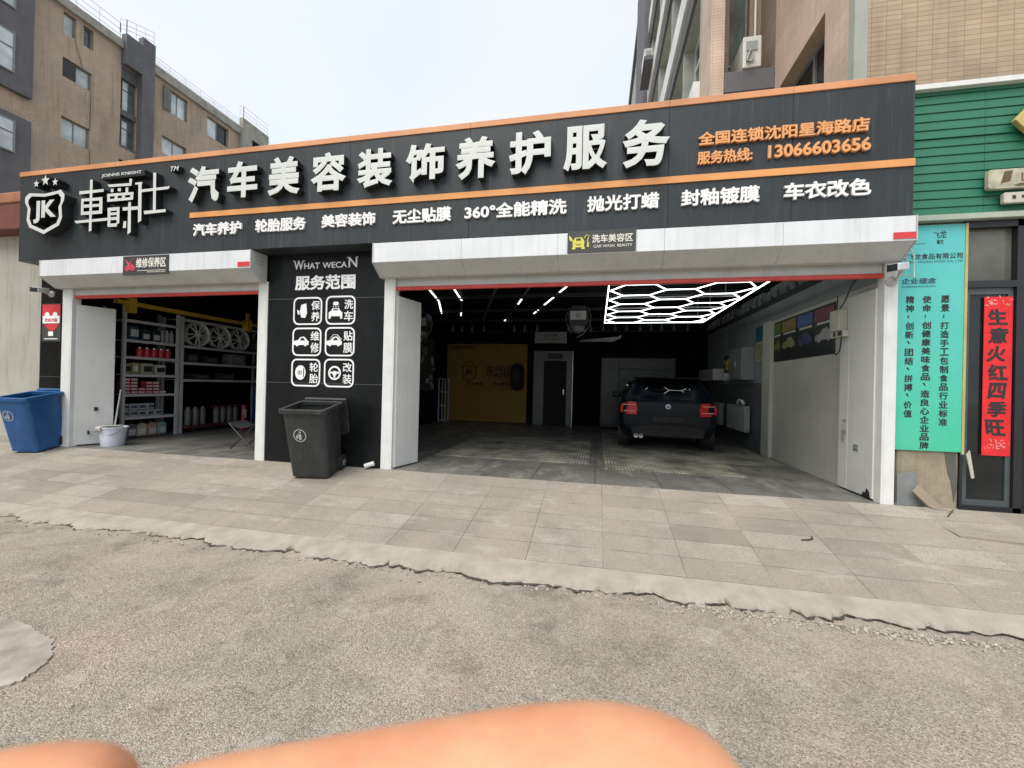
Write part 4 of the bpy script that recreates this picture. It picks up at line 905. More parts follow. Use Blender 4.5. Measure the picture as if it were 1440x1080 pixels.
# ================================================================== DOORS OF THE BAYS
def swing(label, leaves, handle=None):
    t = thing('swing_door', label, 'door', (leaves[0][0][0][0], leaves[0][0][0][1], 0))
    for (a, b), h in leaves:
        a = Vector((*a, 0)); b = Vector((*b, 0)); d = (b-a).normalized(); nn = Vector((d.y, -d.x, 0))
        g = MB(); g.obox((a+b)/2+Vector((0, 0, .02+h/2)), d, nn, (0, 0, 1), (b-a).length/2-.002, .022, h/2); obj('leaf', g, DOORW, t, bevel=.005)
    return t
sd = swing('white swing door folded back inside the left post of the small bay', [(((-8.585, .07), (-8.40, .52)), 2.36)])
g = MB(); g.obox((-8.468, .30, .62), (.38, .93, 0), (.93, -.38, 0), (0, 0, 1), .022, .03, .03); g.obox((-8.50, .22, .22), (.38, .93, 0), (.93, -.38, 0), (0, 0, 1), .012, .03, .03); obj('lock', g, BLACKP, sd)
sd2 = swing('white double leaf door folded back inside the left post of the wide bay', [(((-2.745, .06), (-2.685, .30)), 2.38), (((-2.685, .302), (-2.625, .56)), 2.38)])
sd3 = swing('pale folding door lying open against the right wall of the wide bay', [(((3.055, .12), (3.055, .60)), 2.36), (((3.055, .602), (3.055, .80)), 2.36)])
g = MB(); g.box(3.022, 3.032, .38, .46, .52, .59); g.box(3.012, 3.022, .40, .44, .54, .57); obj('latch', g, GREYM, sd3)
g = MB(); g.tube([(3.025, .66, .86), (3.01, .66, .84), (3.015, .645, .74), (3.02, .66, .60), (3.02, .70, .62), (3.02, .69, .74)], .006, 6); g.box(3.02, 3.032, .63, .69, .855, .87); g.box(3.018, 3.032, .62, .66, .70, .74); obj('bolt', g, GREYM, sd3)
g = MB(); g.prism([(.15, .02), (.30, .02), (.27, .07), (.24, .06), (.21, .12), (.17, .09)], 'x', 3.028, 3.032); obj('scuff', g, BLACKP, sd3)
# electric box with cables on that wall
eb = thing('switch_box', 'beige electric switch box with dangling cables on the right wall', 'switch box', (3.0, .7, 2.0))
g = MB(); g.box(2.93, 3.03, .64, .84, 1.98, 2.24); g.box(2.96, 3.03, .60, .88, 1.90, 1.978); obj('casing', g, cmat('beige_plastic', (.50, .49, .40), .5), eb, bevel=.006)
g = MB(); g.box(2.954, 2.959, .62, .70, 1.915, 1.965); g.box(2.954, 2.959, .76, .80, 1.915, 1.965); obj('socket', g, BLACKP, eb)
g = MB(); g.tube([(2.97, .78, 1.9), (2.96, .80, 1.75), (2.96, .74, 1.68), (2.96, .66, 1.72), (2.97, .64, 1.9)], .008, 6); g.tube([(2.98, .74, 2.24), (2.98, .60, 2.34), (3.0, .50, 2.52), (3.03, .2, 2.7), (3.05, .13, 2.95)], .008, 6); g.tube([(3.0, .82, 2.24), (3.02, .84, 2.45)], .006, 6); obj('cable', g, BLACKP, eb, smooth=True)

# posters on the right wall
def wposter(y0, y1, z0, z1, head, car, label):
    t = thing('car_poster', label, 'poster', (3.09, (y0+y1)/2, z0), 0, 'posters on the right wall')
    x = 3.094; W = y1-y0; Hh = z1-z0
    g = MB(); g.box(x-.004, x+.004, y0+.002, y1-.002, z0, z1); obj('sheet', g, cmat('poster_black', (.014, .018, .017), .5), t)
    g = MB(); g.box(x-.007, x-.0045, y0+.05*W, y1-.05*W, z1-.30*Hh, z1-.05*Hh); obj('heading', g, head, t)
    g = MB(); g.box(x-.007, x-.0045, y0+.08*W, y1-.18*W, z1-.37*Hh, z1-.325*Hh); obj('caption', g, cmat('poster_white', (.5, .5, .48)), t)
    g = MB(); poly = [(y0+W/2-(p-.0)*W*.8, z0+Hh*.40+q*Hh*.30) for p, q in [(-.5, -.3), (-.5, .0), (-.42, .1), (-.22, .16), (-.05, .45), (.18, .5), (.33, .3), (.42, .12), (.5, .05), (.5, -.3), (.38, -.3), (.33, -.42), (.24, -.42), (.19, -.3), (-.17, -.3), (-.22, -.42), (-.32, -.42), (-.37, -.3)]]
    g.prism(poly, 'x', x-.007, x-.0045); obj('car_picture', g, car, t)
wposter(2.68, 3.03-.06, 1.72, 2.42, cmat('poster_green', (.08, .15, .05)), cmat('poster_olive', (.12, .15, .04)), 'green headed car poster, farthest of four on the right wall')
wposter(2.12, 2.675, 1.72, 2.42, cmat('poster_yellow', (.25, .19, .05)), cmat('poster_lime', (.22, .23, .12)), 'yellow headed car poster beside the green one on the right wall')
wposter(1.60, 2.115, 1.72, 2.42, cmat('poster_blue', (.06, .11, .28)), cmat('poster_navy', (.04, .06, .14)), 'blue headed car poster between the yellow and the red one')
wposter(1.03, 1.595, 1.72, 2.42, cmat('poster_red', (.17, .045, .055)), cmat('poster_silver', (.33, .34, .34)), 'dull red headed poster with a pale car, nearest of four on the right wall')
ct = thing('price_chart', 'narrow teal and cream chart on the pilaster of the right wall', 'chart', (3.03, 3.55, 1.8))
g = MB(); g.box(3.085, 3.099, 3.345, 3.80, 1.77, 2.45); obj('board', g, cmat('chart_cream', (.38, .38, .26)), ct)
g = MB(); g.box(3.08, 3.084, 3.345, 3.80, 2.16, 2.45); obj('heading', g, cmat('chart_teal', (.02, .14, .20)), ct)
g = MB()
for k in range(6): g.box(3.08, 3.084, 3.40, 3.74, 1.83+k*.05, 1.845+k*.05)
obj('row_lines', g, cmat('chart_line', (.10, .14, .10)), ct)
# cabinet, tool board, shelf items, radiators
cb = thing('wall_cabinet', 'grey metal cabinet hanging on the right wall above the radiator', 'cabinet', (2.98, 4.3, 1.4))
g = MB(); g.box(2.86, 3.095, 3.88, 4.72, 1.42, 2.08); obj('casing', g, cmat('cabinet_grey', (.24, .26, .25), .45), cb, bevel=.006)
g = MB(); g.box(2.852, 2.859, 3.90, 4.29, 1.44, 2.06); g.box(2.852, 2.859, 4.31, 4.70, 1.44, 2.06); d_ = obj('door', g, cmat('cabinet_grey', (.24, .26, .25)), cb)
g = MB(); g.box(2.835, 2.851, 4.25, 4.27, 1.7, 1.8); obj('handle', g, STEEL, d_)
tb_ = thing('tool_board', 'black board with a yellow tool on the right wall behind the car', 'tool board', (3.05, 5.2, 1.5))
g = MB(); g.box(3.05, 3.098, 4.76, 5.74, 1.56, 2.02); obj('panel', g, BLACKP, tb_)
g = MB(); g.obox((3.0, 5.4, 1.85), (0, 1, .3), (1, 0, 0), (0, -.3, 1), .10, .04, .035); g.obox((3.0, 5.35, 1.75), (0, .2, 1), (1, 0, 0), (0, 1, 0), .07, .03, .03); obj('power_tool', g, YELB, tb_, bevel=.01)
g = MB()
for k in range(5): g.tube([(3.02, 4.85+k*.12, 1.95), (3.02, 4.86+k*.12, 1.66+.03*(k % 2))], .018, 6)
obj('hand_tool', g, GREYM, tb_)
for k, (y, l) in enumerate(((5.28, 'left'), (4.98, 'right'))):
    g = MB(); g.lathe((2.98, y, 1.42), (0, 0, 1), [(.07, 0), (.10, .04), (.07, .17), (.055, .175)], 16)
    tag(obj('lamp_cup', g, cmat('cup_white', (.62, .62, .58)), smooth=True), 'small white cup hanging under the black tool board', 'cup', 'white cups under the tool board')
wb = thing('dispenser', 'long white box with dark feet on the right wall beyond the cups', 'box', (2.98, 6.5, 1.4))
g = MB(); g.box(2.82, 3.09, 5.85, 7.25, 1.44, 1.73); obj('casing', g, cmat('cup_white', (.62, .62, .58)), wb, bevel=.02)
g = MB()
for k in range(4): g.box(2.81, 2.819, 6.0+k*.3, 6.18+k*.3, 1.49, 1.68)
obj('slot', g, GREYM, wb)
def radiator(y0, y1, z0, z1, label):
    t = thing('radiator', label, 'radiator', (3.0, y0, z0))
    n_ = max(3, int((y1-y0)/.10)); 
    for k in range(n_):
        y = y0+(y1-y0)*(k+.5)/n_
        g = MB(); g.box(2.97, 3.08, y-.032, y+.032, z0+.02, z1-.02); obj('fin', g, cmat('radiator_grey', (.34, .36, .34), .45), t, bevel=.014)
    g = MB(); g.tube([(3.03, y0-.06, z0+.07), (3.03, y1+.06, z0+.07)], .022, 8); g.tube([(3.03, y0-.06, z1-.07), (3.03, y1+.06, z1-.07)], .022, 8); obj('pipe', g, cmat('radiator_grey', (.3, .3, .3)), t, smooth=True)
radiator(4.0, 5.25, .32, .90, 'pale ribbed radiator low on the right wall beside the car')
radiator(5.75, 6.6, .32, .90, 'second ribbed radiator farther along the right wall, partly behind the car')
g = MB(); g.tube([(2.95, 4.4, .92), (2.93, 4.25, 1.0), (2.95, 4.1, .98), (2.96, 4.05, .92)], .03, 8); tag(obj('cloth', g, DECAL, smooth=True), 'white cloth draped over the near end of the radiator', 'cloth')
# ledge with small bottles high along the right and back walls
g = MB(); g.box(2.92, 3.098, 1.40, 7.3, 2.775, 2.79); hl = tag(obj('high_shelf', g, cmat('ledge_dark', (.05, .055, .06))), 'narrow dark ledge high along the right wall carrying small bottles', 'shelf')
g = MB(); g.box(-4.8, 2.9, 7.34, 7.498, 2.86, 2.875); tag(obj('high_shelf', g, cmat('ledge_dark', (.05, .055, .06))), 'narrow dark ledge high along the back wall carrying small bottles', 'shelf')
bt = MB(); bt.lathe((0, 0, 0), (0, 0, 1), [(.045, 0), (.05, .01), (.05, .10), (.022, .135), (.022, .16)], 12)
b0 = obj('bottle', bt, cmat('bottle_grey', (.22, .23, .24), .35), smooth=True, local=True); b0.location = (3.0, 1.6, 2.79)
tag(b0, 'small grey bottle standing on the ledge high on the right wall', 'bottle', 'bottles on the ledge of the right wall')
g = MB(); g.lathe((0, 0, .16), (0, 0, 1), [(.026, 0), (.026, .03), (.012, .035), (.012, .05)], 10); obj('cap', g, cmat('bottle_cap', (.35, .36, .37)), b0, local=True)
for k in range(1, 17):
    if k in (9,): continue
    dup(b0, (3.0+random.uniform(-.02, .02), 1.6+k*.34+random.uniform(-.04, .04), 2.79))
b1 = dup(b0, (-4.6, 7.4, 2.875), 'small grey bottle standing on the ledge high on the back wall'); b1['group'] = 'bottles on the ledge of the back wall'
for k in range(1, 22):
    if k in (4, 5, 9, 10): continue
    dup(b1, (-4.6+k*.34+random.uniform(-.05, .05), 7.42, 2.875))

# ================================================================== BACK WALL OF THE WIDE BAY
yp = thing('logo_panel', 'dim orange yellow panel with a black shield logo on the back wall', 'panel', (-3.46, 7.45, 0))
g = MB(); g.box(-4.78, -2.15, 7.44, 7.495, .02, 2.49); obj('board', g, YELP, yp)
F = 7.432
g = MB(); sx = lambda p: [(-4.02+(x+8.49)*.62, 1.56+(z-3.73)*.80) for x, z in p]
g.ringp(sx(OUT), sx([(ocx+(x-ocx)*.86, ocz+(z-ocz)*.86) for x, z in OUT]), 'y', F, F+.006); text(g, 'JK', -4.17, -3.88, 1.45, 1.70, F, .006, .04)
for x in (-4.14, -4.02, -3.90): g.prism(star(x, 1.88+(.03 if x == -4.02 else 0), .045), 'y', F, F+.006)
for ch in STROKES:
    for p in ch: g.prism([(-3.50+(x+7.94)*.50, 1.35+(z-3.31)*.56) for x, z in p], 'y', F, F+.006)
text(g, '汽车美容', -4.10, -3.55, 1.17, 1.27, F, .006, .03); text(g, '汽车养护', -3.25, -2.72, 1.17, 1.27, F, .006, .03); text(g, '汽车美容 装饰养护', -4.72, -3.85, 2.33, 2.42, F, .006, .01)
obj('lettering', g, BLACKP, yp, fix=False)
ty = thing('tyre', 'black tyre hanging on the right edge of the yellow panel', 'tyre', (-2.36, 7.3, 1.45))
g = MB(); g.lathe((-2.50, 7.02, 1.45), (1, 0, 0), [(.25, 0), (.36, .0), (.40, .05), (.40, .23), (.36, .28), (.25, .28), (.23, .14), (.25, 0)], 30); obj('casing', g, RUBBER, ty, smooth=True)
g = MB(); g.lathe((-2.45, 7.02, 1.45), (1, 0, 0), [(0, .06), (.2, .06), (.235, .08), (.235, .12)], 20); obj('rim', g, BLACKP, ty)
nb = thing('notice_board', 'grey notice board above the back door', 'board', (-1.42, 7.45, 2.54))
g = MB(); g.box(-1.92, -.94, 7.44, 7.495, 2.52, 2.86); obj('board', g, cmat('board_grey', (.40, .41, .42), .5), nb)
g = MB(); text(g, '施工流程', -1.62, -1.22, 2.72, 2.79, 7.432, .006, .01); g.box(-1.7, -1.1, 7.433, 7.439, 2.64, 2.655); obj('lettering', g, BLACKINK, nb, fix=False)
bd = thing('back_door', 'dark doorway with a pale frame in the back wall', 'door', (-1.34, 7.47, 0))
g = MB(); g.box(-1.94, -1.62, 7.43, 7.498, 0, 2.28); g.box(-.92, -.74, 7.43, 7.498, 0, 2.28); g.box(-1.62, -.92, 7.43, 7.498, 1.98, 2.28); obj('frame', g, cmat('frame_dim', (.16, .165, .17), .4), bd)
g = MB(); g.box(-1.50, -1.05, 7.42, 7.429, 2.03, 2.2); obj('lintel_plate', g, BLACKP, bd)
g = MB(); g.box(-1.62, -.92, 7.46, 7.496, .005, 1.98); dl_ = obj('leaf', g, cmat('door_black', (.012, .013, .014), .8), bd); g = MB(); g.box(-1.02, -.99, 7.42, 7.459, .95, 1.1); obj('handle', g, STEEL, dl_)
g = MB(); g.box(-.742, -.728, 7.40, 7.429, 0, 2.28); obj('edge_trim', g, STEEL, bd)
gb = thing('drawer_cabinet', 'wide dim grey drawer cabinet against the back wall behind the car', 'cabinet', (1.1, 7.2, 0))
g = MB(); g.box(.1, 2.15, 7.0, 7.48, .05, 2.06); obj('casing', g, cmat('cabinet_dim', (.03, .034, .036), .5), gb, bevel=.01)
for k in range(6): g = MB(); g.box(.62, 2.1, 6.975, 6.998, .15+k*.32, .43+k*.32); g.box(.9, 1.8, 6.955, 6.974, .38+k*.32, .40+k*.32); obj('drawer', g, cmat('drawer_dim', (.04, .046, .047), .4), gb)
g = MB(); g.box(.14, .58, 6.975, 6.998, .15, 2.03); obj('door', g, cmat('drawer_pale', (.055, .063, .064), .4), gb)
wr_ = thing('slim_rack', 'slim white open rack standing left of the yellow panel', 'rack', (-4.9, 6.9, 0))
g = MB()
for x in (-5.0+.17, -4.62):
    for y in (6.85, 7.15): g.box(x, x+.03, y, y+.03, 0, 1.36)
for z in (.05, .50, .92, 1.33): g.box(-4.83, -4.59, 6.85, 7.18, z, z+.03)
obj('frame', g, RACKW, wr_)
# tool wall on the left partition of the wide bay
tw = thing('tool_wall', 'cluttered tool wall with small parts on the left wall of the wide bay', 'tool wall', (-4.8, 4, 1))
g = MB(); g.box(-4.855, -4.84, 2.5, 6.5, 1.0, 2.5); obj('backboard', g, cmat('pegboard', (.045, .05, .05)), tw)
for k in range(26):
    y = random.uniform(2.6, 6.4); z = random.uniform(1.05, 2.4); c = random.choice([(.30, .30, .28), (.22, .24, .12), (.10, .16, .10), (.35, .33, .30), (.2, .08, .05)])
    g = MB(); a_ = random.uniform(0, 3); g.obox((-4.80, y, z), (0, math.cos(a_), math.sin(a_)), (1, 0, 0), (0, -math.sin(a_), math.cos(a_)), random.uniform(.04, .13), .03, random.uniform(.015, .05)); obj('hung_part', g, cmat('part_%d_%d' % (int(c[0]*100), int(c[1]*100)), c), tw, bevel=.006)
# hose drums hanging from the ceiling
def drum(c, label):
    t = thing('hose_drum', label, 'hose reel', c)
    g = MB(); g.prism([(-.20, -.24), (-.24, .02), (-.17, .24), (.17, .24), (.24, .02), (.20, -.24)], 'y', -.14, .14); g.box(-.06, .06, -.05, .05, .24, .36); obj('casing', g, cmat('drum_dark', (.035, .038, .045), .4), t, bevel=.02, local=True)
    g = MB(); g.box(-.18, .18, -.155, -.142, -.10, .10); pl_ = obj('front_plate', g, cmat('plate_white', (.55, .56, .56)), t, local=True)
    g = MB(); g.ringp(circ(0, 0, .055), circ(0, 0, .043), 'y', -.159, -.1555); text(g, 'W', -.025, .025, -.02, .02, -.16, .003, .01); obj('emblem', g, BLACKINK, pl_, fix=False, local=True)
    g = MB(); g.tube([(-.22, 0, .2), (-.29, 0, .0), (-.26, 0, -.2), (-.15, 0, -.4)], .012, 6); g.tube([(.22, 0, .2), (.29, 0, .0), (.26, 0, -.2), (.12, 0, -.42), (-.05, 0, -.5)], .012, 6); obj('hose', g, cmat('hose_grey', (.16, .17, .18), .5), t, smooth=True, local=True)
    g = MB(); g.lathe((0, 0, -.24), (0, 0, -1), [(.17, 0), (.15, .12), (.05, .16)], 16); obj('cone', g, cmat('cone_grey', (.18, .18, .17)), t, local=True)
drum((-.46, 4.5, 2.84), 'dark hose drum with a white plate hanging left of the hexagon light')
drum((-4.42, 4.6, 2.74), 'hose drum with a white plate in the shadow behind the white double door')
g = MB(); g.prism([(-.5, 0), (-.42, .05), (.4, .13), (.5, .18), (.48, .08), (.30, .0)], 'y', -.10, .10); sp_ = obj('spoiler', g, cmat('spoiler_grey', (.10, .105, .12), .35), bevel=.012); sp_.location = (.05, 4.9, 2.28)
tag(sp_, 'pale car spoiler hanging below and right of the hose drum', 'spoiler')

# ================================================================== LIGHTS INSIDE
hl_ = thing('hexagon_light', 'glowing white hexagon grid light on the ceiling of the wide bay', 'ceiling light', (1.1, 2.1, 2.6))
X0, X1, Y0, Y1, ZL = .13, 2.12, .30, 3.97, 2.60
g = MB()
for p, q in (((X0, Y0), (X1, Y0)), ((X1, Y0), (X1, Y1)), ((X1, Y1), (X0, Y1)), ((X0, Y1), (X0, Y0))): g.bar((*p, ZL), (*q, ZL), .016, .014)
obj('outer_tube', g, LED, hl_)
s = (X1-X0-.06)/5.0; hh = s*math.sqrt(3)/2; seen = set(); g = MB(); g2 = MB()
for ci in range(3):
    cx = X0+.03+s+ci*1.5*s
    k = -1
    while True:
        cy = Y1-.04-hh*(1 if ci % 2 == 0 else 0)-(k)*2*hh; k += 1
        if cy < Y0-hh: break
        V = [(cx+s*math.cos(R(60*i)), cy+s*math.sin(R(60*i))) for i in range(6)]
        for i in range(6):
            p, q = V[i], V[(i+1) % 6]
            if min(p[1], q[1]) < Y0+.0 or max(p[1], q[1]) > Y1+.001: continue
            key = tuple(sorted([(round(p[0], 2), round(p[1], 2)), (round(q[0], 2), round(q[1], 2))]))
            if key in seen: continue
            seen.add(key); g.bar((*p, ZL), (*q, ZL), .013, .012)
for k in range(4):
    y = Y0+.5+k*.9; g2.bar((X0, y, ZL+.06), (X1, y, ZL+.06), .03, .02); 
    for x in (X0+.2, X1-.2): g2.bar((x, y, ZL+.06), (x, y, 3.1), .008, .008)
obj('hexagon_tubes', g, LED, hl_); obj('hanger', g2, GREYM, hl_)
def strip(pts, lit, label):
    t = thing('strip_light', label, 'ceiling light', (pts[0][0], pts[0][1], 3.05))
    g = MB()
    for p, q in zip(pts, pts[1:]): g.bar((*p, 3.075), (*q, 3.075), .045, .03)
    obj('channel', g, LEDOFF, t)
    L = [0]
    for p, q in zip(pts, pts[1:]): L.append(L[-1]+math.dist(p, q))
    def at(f):
        d = f*L[-1]
        for i in range(len(pts)-1):
            if d <= L[i+1]+1e-6: k = (d-L[i])/(L[i+1]-L[i]); return (pts[i][0]+(pts[i+1][0]-pts[i][0])*k, pts[i][1]+(pts[i+1][1]-pts[i][1])*k)
    for a, b in lit:
        g = MB(); g.bar((*at(a), 3.054), (*at(b), 3.054), .034, .01); obj('tube', g, LEDS, t)
strip([(-3.29, .6), (-3.29, 2.4), (-3.55, 3.6), (-4.10, 5.15)], [(.02, .26), (.27, .39), (.40, .62), (.63, .98)], 'leftmost lit strip light on the black ceiling of the wide bay')
strip([(-2.45, .6), (-2.61, 2.27), (-3.01, 3.58), (-3.70, 5.55)], [(.05, .58), (.86, .98)], 'strip light with a gap, second from the left on the black ceiling')
strip([(-1.45, .6), (-1.88, 2.31), (-3.28, 6.29)], [], 'unlit strip, third from the left on the black ceiling')
strip([(-.75, .9), (-1.78, 3.94), (-2.72, 6.56)], [(.46, .55), (.94, .99)], 'mostly unlit strip with two short lit bits on the black ceiling')
strip([(.0, .9), (-.5, 2.22), (-1.65, 5.31)], [(.30, .46), (.56, .74), (.88, .99)], 'rightmost strip light in lit dashes beside the hexagon light')
strip([(-7.35, 1.5), (-7.0, 2.4), (-6.6, 3.5)], [(.02, .98)], 'lit strip light on the ceiling of the small bay')

# ================================================================== FLOOR GRATINGS
g = MB(); g.box(-2.62, -.10, 1.25, 2.30, .003, .018); g.box(-2.62, -.10, 2.31, 4.1, .003, .018); tag(obj('floor_grating', g, GRATE), 'ribbed grating on the floor in front of the yellow panel', 'grating')
g = MB(); g.box(.13, 2.05, .97, 2.0, .003, .018); g.box(.13, 2.98, 2.01, 4.2, .003, .018); g.box(.13, 2.05, 4.21, 6.6, .003, .018); tag(obj('floor_grating', g, GRATE), 'ribbed grating on the floor under the parked car', 'grating')

# ================================================================== SMALL BAY: RACKS AND STOCK
def rack(y0, y1, top, shelves, label):
    t = thing('storage_rack', label, 'rack', (-9.0, (y0+y1)/2, 0))
    for x in (-8.75, -9.25):
        for y in (y0, y1-.05):
            g = MB(); g.box(x, x+.05, y, y+.05, 0, top)
            obj('upright', g, RACKW, t)
    for z in shelves:
        g = MB(); g.box(-8.752, -8.70, y0+.05, y1-.05, z-.05, z); g.box(-9.20, -8.752, y0+.05, y1-.05, z-.02, z-.003); obj('shelf', g, RACKW, t)
rack(.86, 1.92, 2.52, (2.28, 1.90, 1.58, 1.24, .86, .42), 'grey storage rack full of cans, boxes and jugs in the small bay')
rack(1.96, 4.4, 2.50, (2.46, 1.89, 1.53, 1.16), 'grey storage rack with alloy wheels, deeper in the small bay')
g = MB(); g.box(-8.74, -8.62, .70, 5.0, 2.54, 2.61); ylb = thing('yellow_beam', 'yellow steel beam with brackets running above the storage racks', 'beam', (-8.68, 2, 2.55)); obj('beam', g, YELB, ylb, bevel=.005)
for y in (.94, 3.60):
    g = MB(); g.box(-8.76, -8.60, y-.07, y+.07, 2.40, 2.68); g.box(-8.72, -8.66, y-.02, y+.05, 2.68, 2.85); obj('bracket', g, YELB, ylb, bevel=.006)
def jug(c, m, label, grp, h=.27, lab=None):
    t = thing('jug', label, 'jug', c, R(random.uniform(-12, 12)), grp)
    g = MB(); g.prism([(-.085, 0), (-.085, h*.72), (-.02, h*.9), (.03, h*.92), (.085, h*.80), (.085, 0)], 'x', -.06, .06); obj('body', g, m, t, bevel=.014, local=True)
    g = MB(); g.lathe((0, .0, h*.9), (0, 0, 1), [(.026, 0), (.026, .04)], 10); obj('cap', g, BLACKP, t, local=True)
    if lab: g = MB(); g.box(.061, .064, -.06, .06, .04, h*.55); obj('paper_label', g, lab, t, local=True)
    return t
WL_ = cmat('label_white', (.62, .64, .60)); DGRN = cmat('jug_dark_green', (.02, .045, .04), .4)
def stock(name, c, sx, sy, sz, m, label, cat, grp=None, stripe=None):
    t = thing(name, label, cat, c, R(random.uniform(-6, 6)), grp)
    g = MB(); g.box(-sx/2, sx/2, -sy/2, sy/2, 0, sz); obj('body', g, m, t, bevel=.006, local=True)
    if stripe: g = MB(); g.box(sx/2+.0005, sx/2+.003, -sy*.42, sy*.42, sz*.25, sz*.75); obj('paper_label', g, stripe, t, local=True)
    return t
XS = -8.84
stock('tin', (XS, 1.08, 1.90), .16, .17, .27, cmat('tin_teal', (.03, .09, .13)), 'square teal tin at the left end of the upper shelf', 'tin', None, WL_)
jug((XS, 1.31, 1.90), DGRN, 'dark green jug with a white label next to the teal tin', 'dark jugs on the upper shelf', .26, WL_)
jug((XS, 1.51, 1.90), DGRN, 'dark green jug with a white label near the tall bottles', 'dark jugs on the upper shelf', .26, WL_)
for y in (1.66, 1.76, 1.85):
    g = MB(); g.lathe((XS, y, 1.90), (0, 0, 1), [(.04, 0), (.042, .01), (.042, .2), (.018, .24), (.018, .27)], 12); tag(obj('bottle', g, cmat('bottle_silver', (.34, .35, .34), .35), smooth=True), 'tall silver bottle at the right end of the upper shelf', 'bottle', 'silver bottles on the upper shelf')
for k in range(5):
    t = thing('paint_can', 'red round can in the row of five on the second shelf', 'can', (XS, 1.24+k*.135, 1.58), 0, 'red cans on the second shelf')
    g = MB(); g.lathe((0, 0, 0), (0, 0, 1), [(.055, 0), (.058, .01), (.058, .16), (.05, .17)], 14); obj('body', g, cmat('can_red', (.50, .03, .06), .35), t, smooth=True, local=True)
    g = MB(); g.lathe((0, 0, .17), (0, 0, 1), [(.03, 0), (.03, .025)], 10); obj('lid', g, STEEL, t, local=True)
stock('carton', (XS, 1.0, 1.24), .12, .10, .20, cmat('carton_grey', (.30, .29, .26)), 'grey carton at the left end of the third shelf', 'carton', None, BLACKINK)
stock('carton', (XS, 1.14, 1.24), .12, .09, .22, cmat('carton_kraft', (.38, .33, .20)), 'kraft brown carton between grey and cream cartons on the third shelf', 'carton', None, WL_)
stock('carton', (XS, 1.36, 1.24), .12, .19, .22, cmat('carton_cream', (.42, .40, .28)), 'cream carton in the middle of the third shelf', 'carton', None, DGRN)
stock('carton', (XS, 1.61, 1.24), .12, .18, .20, cmat('carton_white', (.50, .50, .47)), 'white carton with a dark print at the right of the third shelf', 'carton', None, BLACKINK)
REDC = cmat('carton_red', (.42, .04, .05))
for col_ in range(6):
    for row_ in range((5, 5, 2, 4, 4, 1)[col_]):
        m = (REDC, WL_) if col_ not in (5,) else (cmat('carton_orange', (.55, .20, .05)), WL_)
        stock('filter_box', (XS, .98+col_*.135, .86+row_*.062), .13, .125, .058, m[0], 'small red and white box in the stacks on the fourth shelf' if col_ != 5 else 'single orange box at the right end of the fourth shelf', 'box', 'red and white boxes on the fourth shelf' if col_ != 5 else None, m[1])
for k in range(9):
    stock('small_box', (XS, .98+(k % 5)*.15, .42+(k//5)*.13), .12, .125, .115, cmat('carton_pale', (.40, .42, .44)), 'small pale grey box on the fifth shelf', 'box', 'pale boxes on the fifth shelf', cmat('label_navy', (.08, .09, .14)))
for k, (c, nm) in enumerate((((.16, .16, .17), 'dark grey'), ((.45, .38, .28), 'tan'), ((.46, .28, .20), 'orange tinted'), ((.22, .38, .38), 'pale teal'))):
    jug((XS, 1.10+k*.19, .02), cmat('jug_'+nm.replace(' ', '_'), c, .35), nm+' fluid jug standing on the floor under the storage rack', None, .28, WL_)
# alloy wheels
def alloy(c, r, label):
    t = thing('alloy_wheel', label, 'wheel rim', c, 0, 'alloy wheels on the rack')
    g = MB(); g.lathe((0, 0, 0), (1, 0, 0), [(r*.80, -.12), (r*.9, -.1), (r*.88, .03), (r*.97, .05), (r, .055), (r*1.0, .04), (r*.93, -.12), (r*.8, -.12)], 32); obj('barrel', g, cmat('alloy_silver', (.62, .62, .60), .35), t, smooth=True, local=True)
    g = MB(); g.lathe((.03, 0, 0), (1, 0, 0), [(.05, -.02), (.05, .02), (.03, .03)], 14)
    for k in range(10):
        a = 2*math.pi*k/10; b_ = a+(.10 if k % 2 else -.10)
        g.bar((.035, math.cos(a)*.04, math.sin(a)*.04), (.03, math.cos(b_)*r*.92, math.sin(b_)*r*.92), .024, .02, up=(1, 0, 0))
    obj('spokes', g, cmat('alloy_silver', (.62, .62, .60), .35), t, local=True)
    g = MB(); g.lathe((-.05, 0, 0), (1, 0, 0), [(r*.7, 0), (r*.7, .02)], 20); obj('brake_shadow', g, BLACKP, t, local=True)
ALLOY = cmat('alloy_silver', (.62, .62, .60), .35)
alloy((-8.78, 2.36, 2.165), .27, 'silver alloy wheel, nearest of three on the second rack')
alloy((-8.78, 2.92, 2.165), .265, 'silver alloy wheel, middle of three on the second rack')
alloy((-8.78, 3.46, 2.165), .265, 'silver alloy wheel, farthest of three on the second rack')
for k, (y, z, w_, h_, nm) in enumerate(((2.3, 1.53, .22, .2, 'dark parts box at the near end of the middle shelf of the wheel rack'), (2.75, 1.53, .3, .16, 'low dark parts box in the middle of the wheel rack'), (2.5, 1.16, .4, .12, 'flat black case on the lowest shelf of the wheel rack'), (3.2, 1.16, .3, .16, 'black case farther along the lowest shelf of the wheel rack'), (4.0, 1.89, .3, .3, 'dark machine part behind the last alloy wheel'))):
    stock('parts_box', (-8.92, y, z), .28, w_, h_, cmat('parts_dark', (.03, .033, .038), .4), nm, 'box', None, cmat('parts_label', (.10, .10, .11)))
t = thing('carton', 'dim carton on the middle shelf of the wheel rack', 'carton', (-8.95, 3.5, 1.53)); g = MB(); g.box(-.15, .15, -.2, .2, 0, .26); obj('body', g, cmat('carton_dim', (.20, .20, .19)), t, local=True, bevel=.005); g = MB(); g.box(.151, .153, -.1, .1, .05, .2); obj('paper_label', g, GREYM, t, local=True)
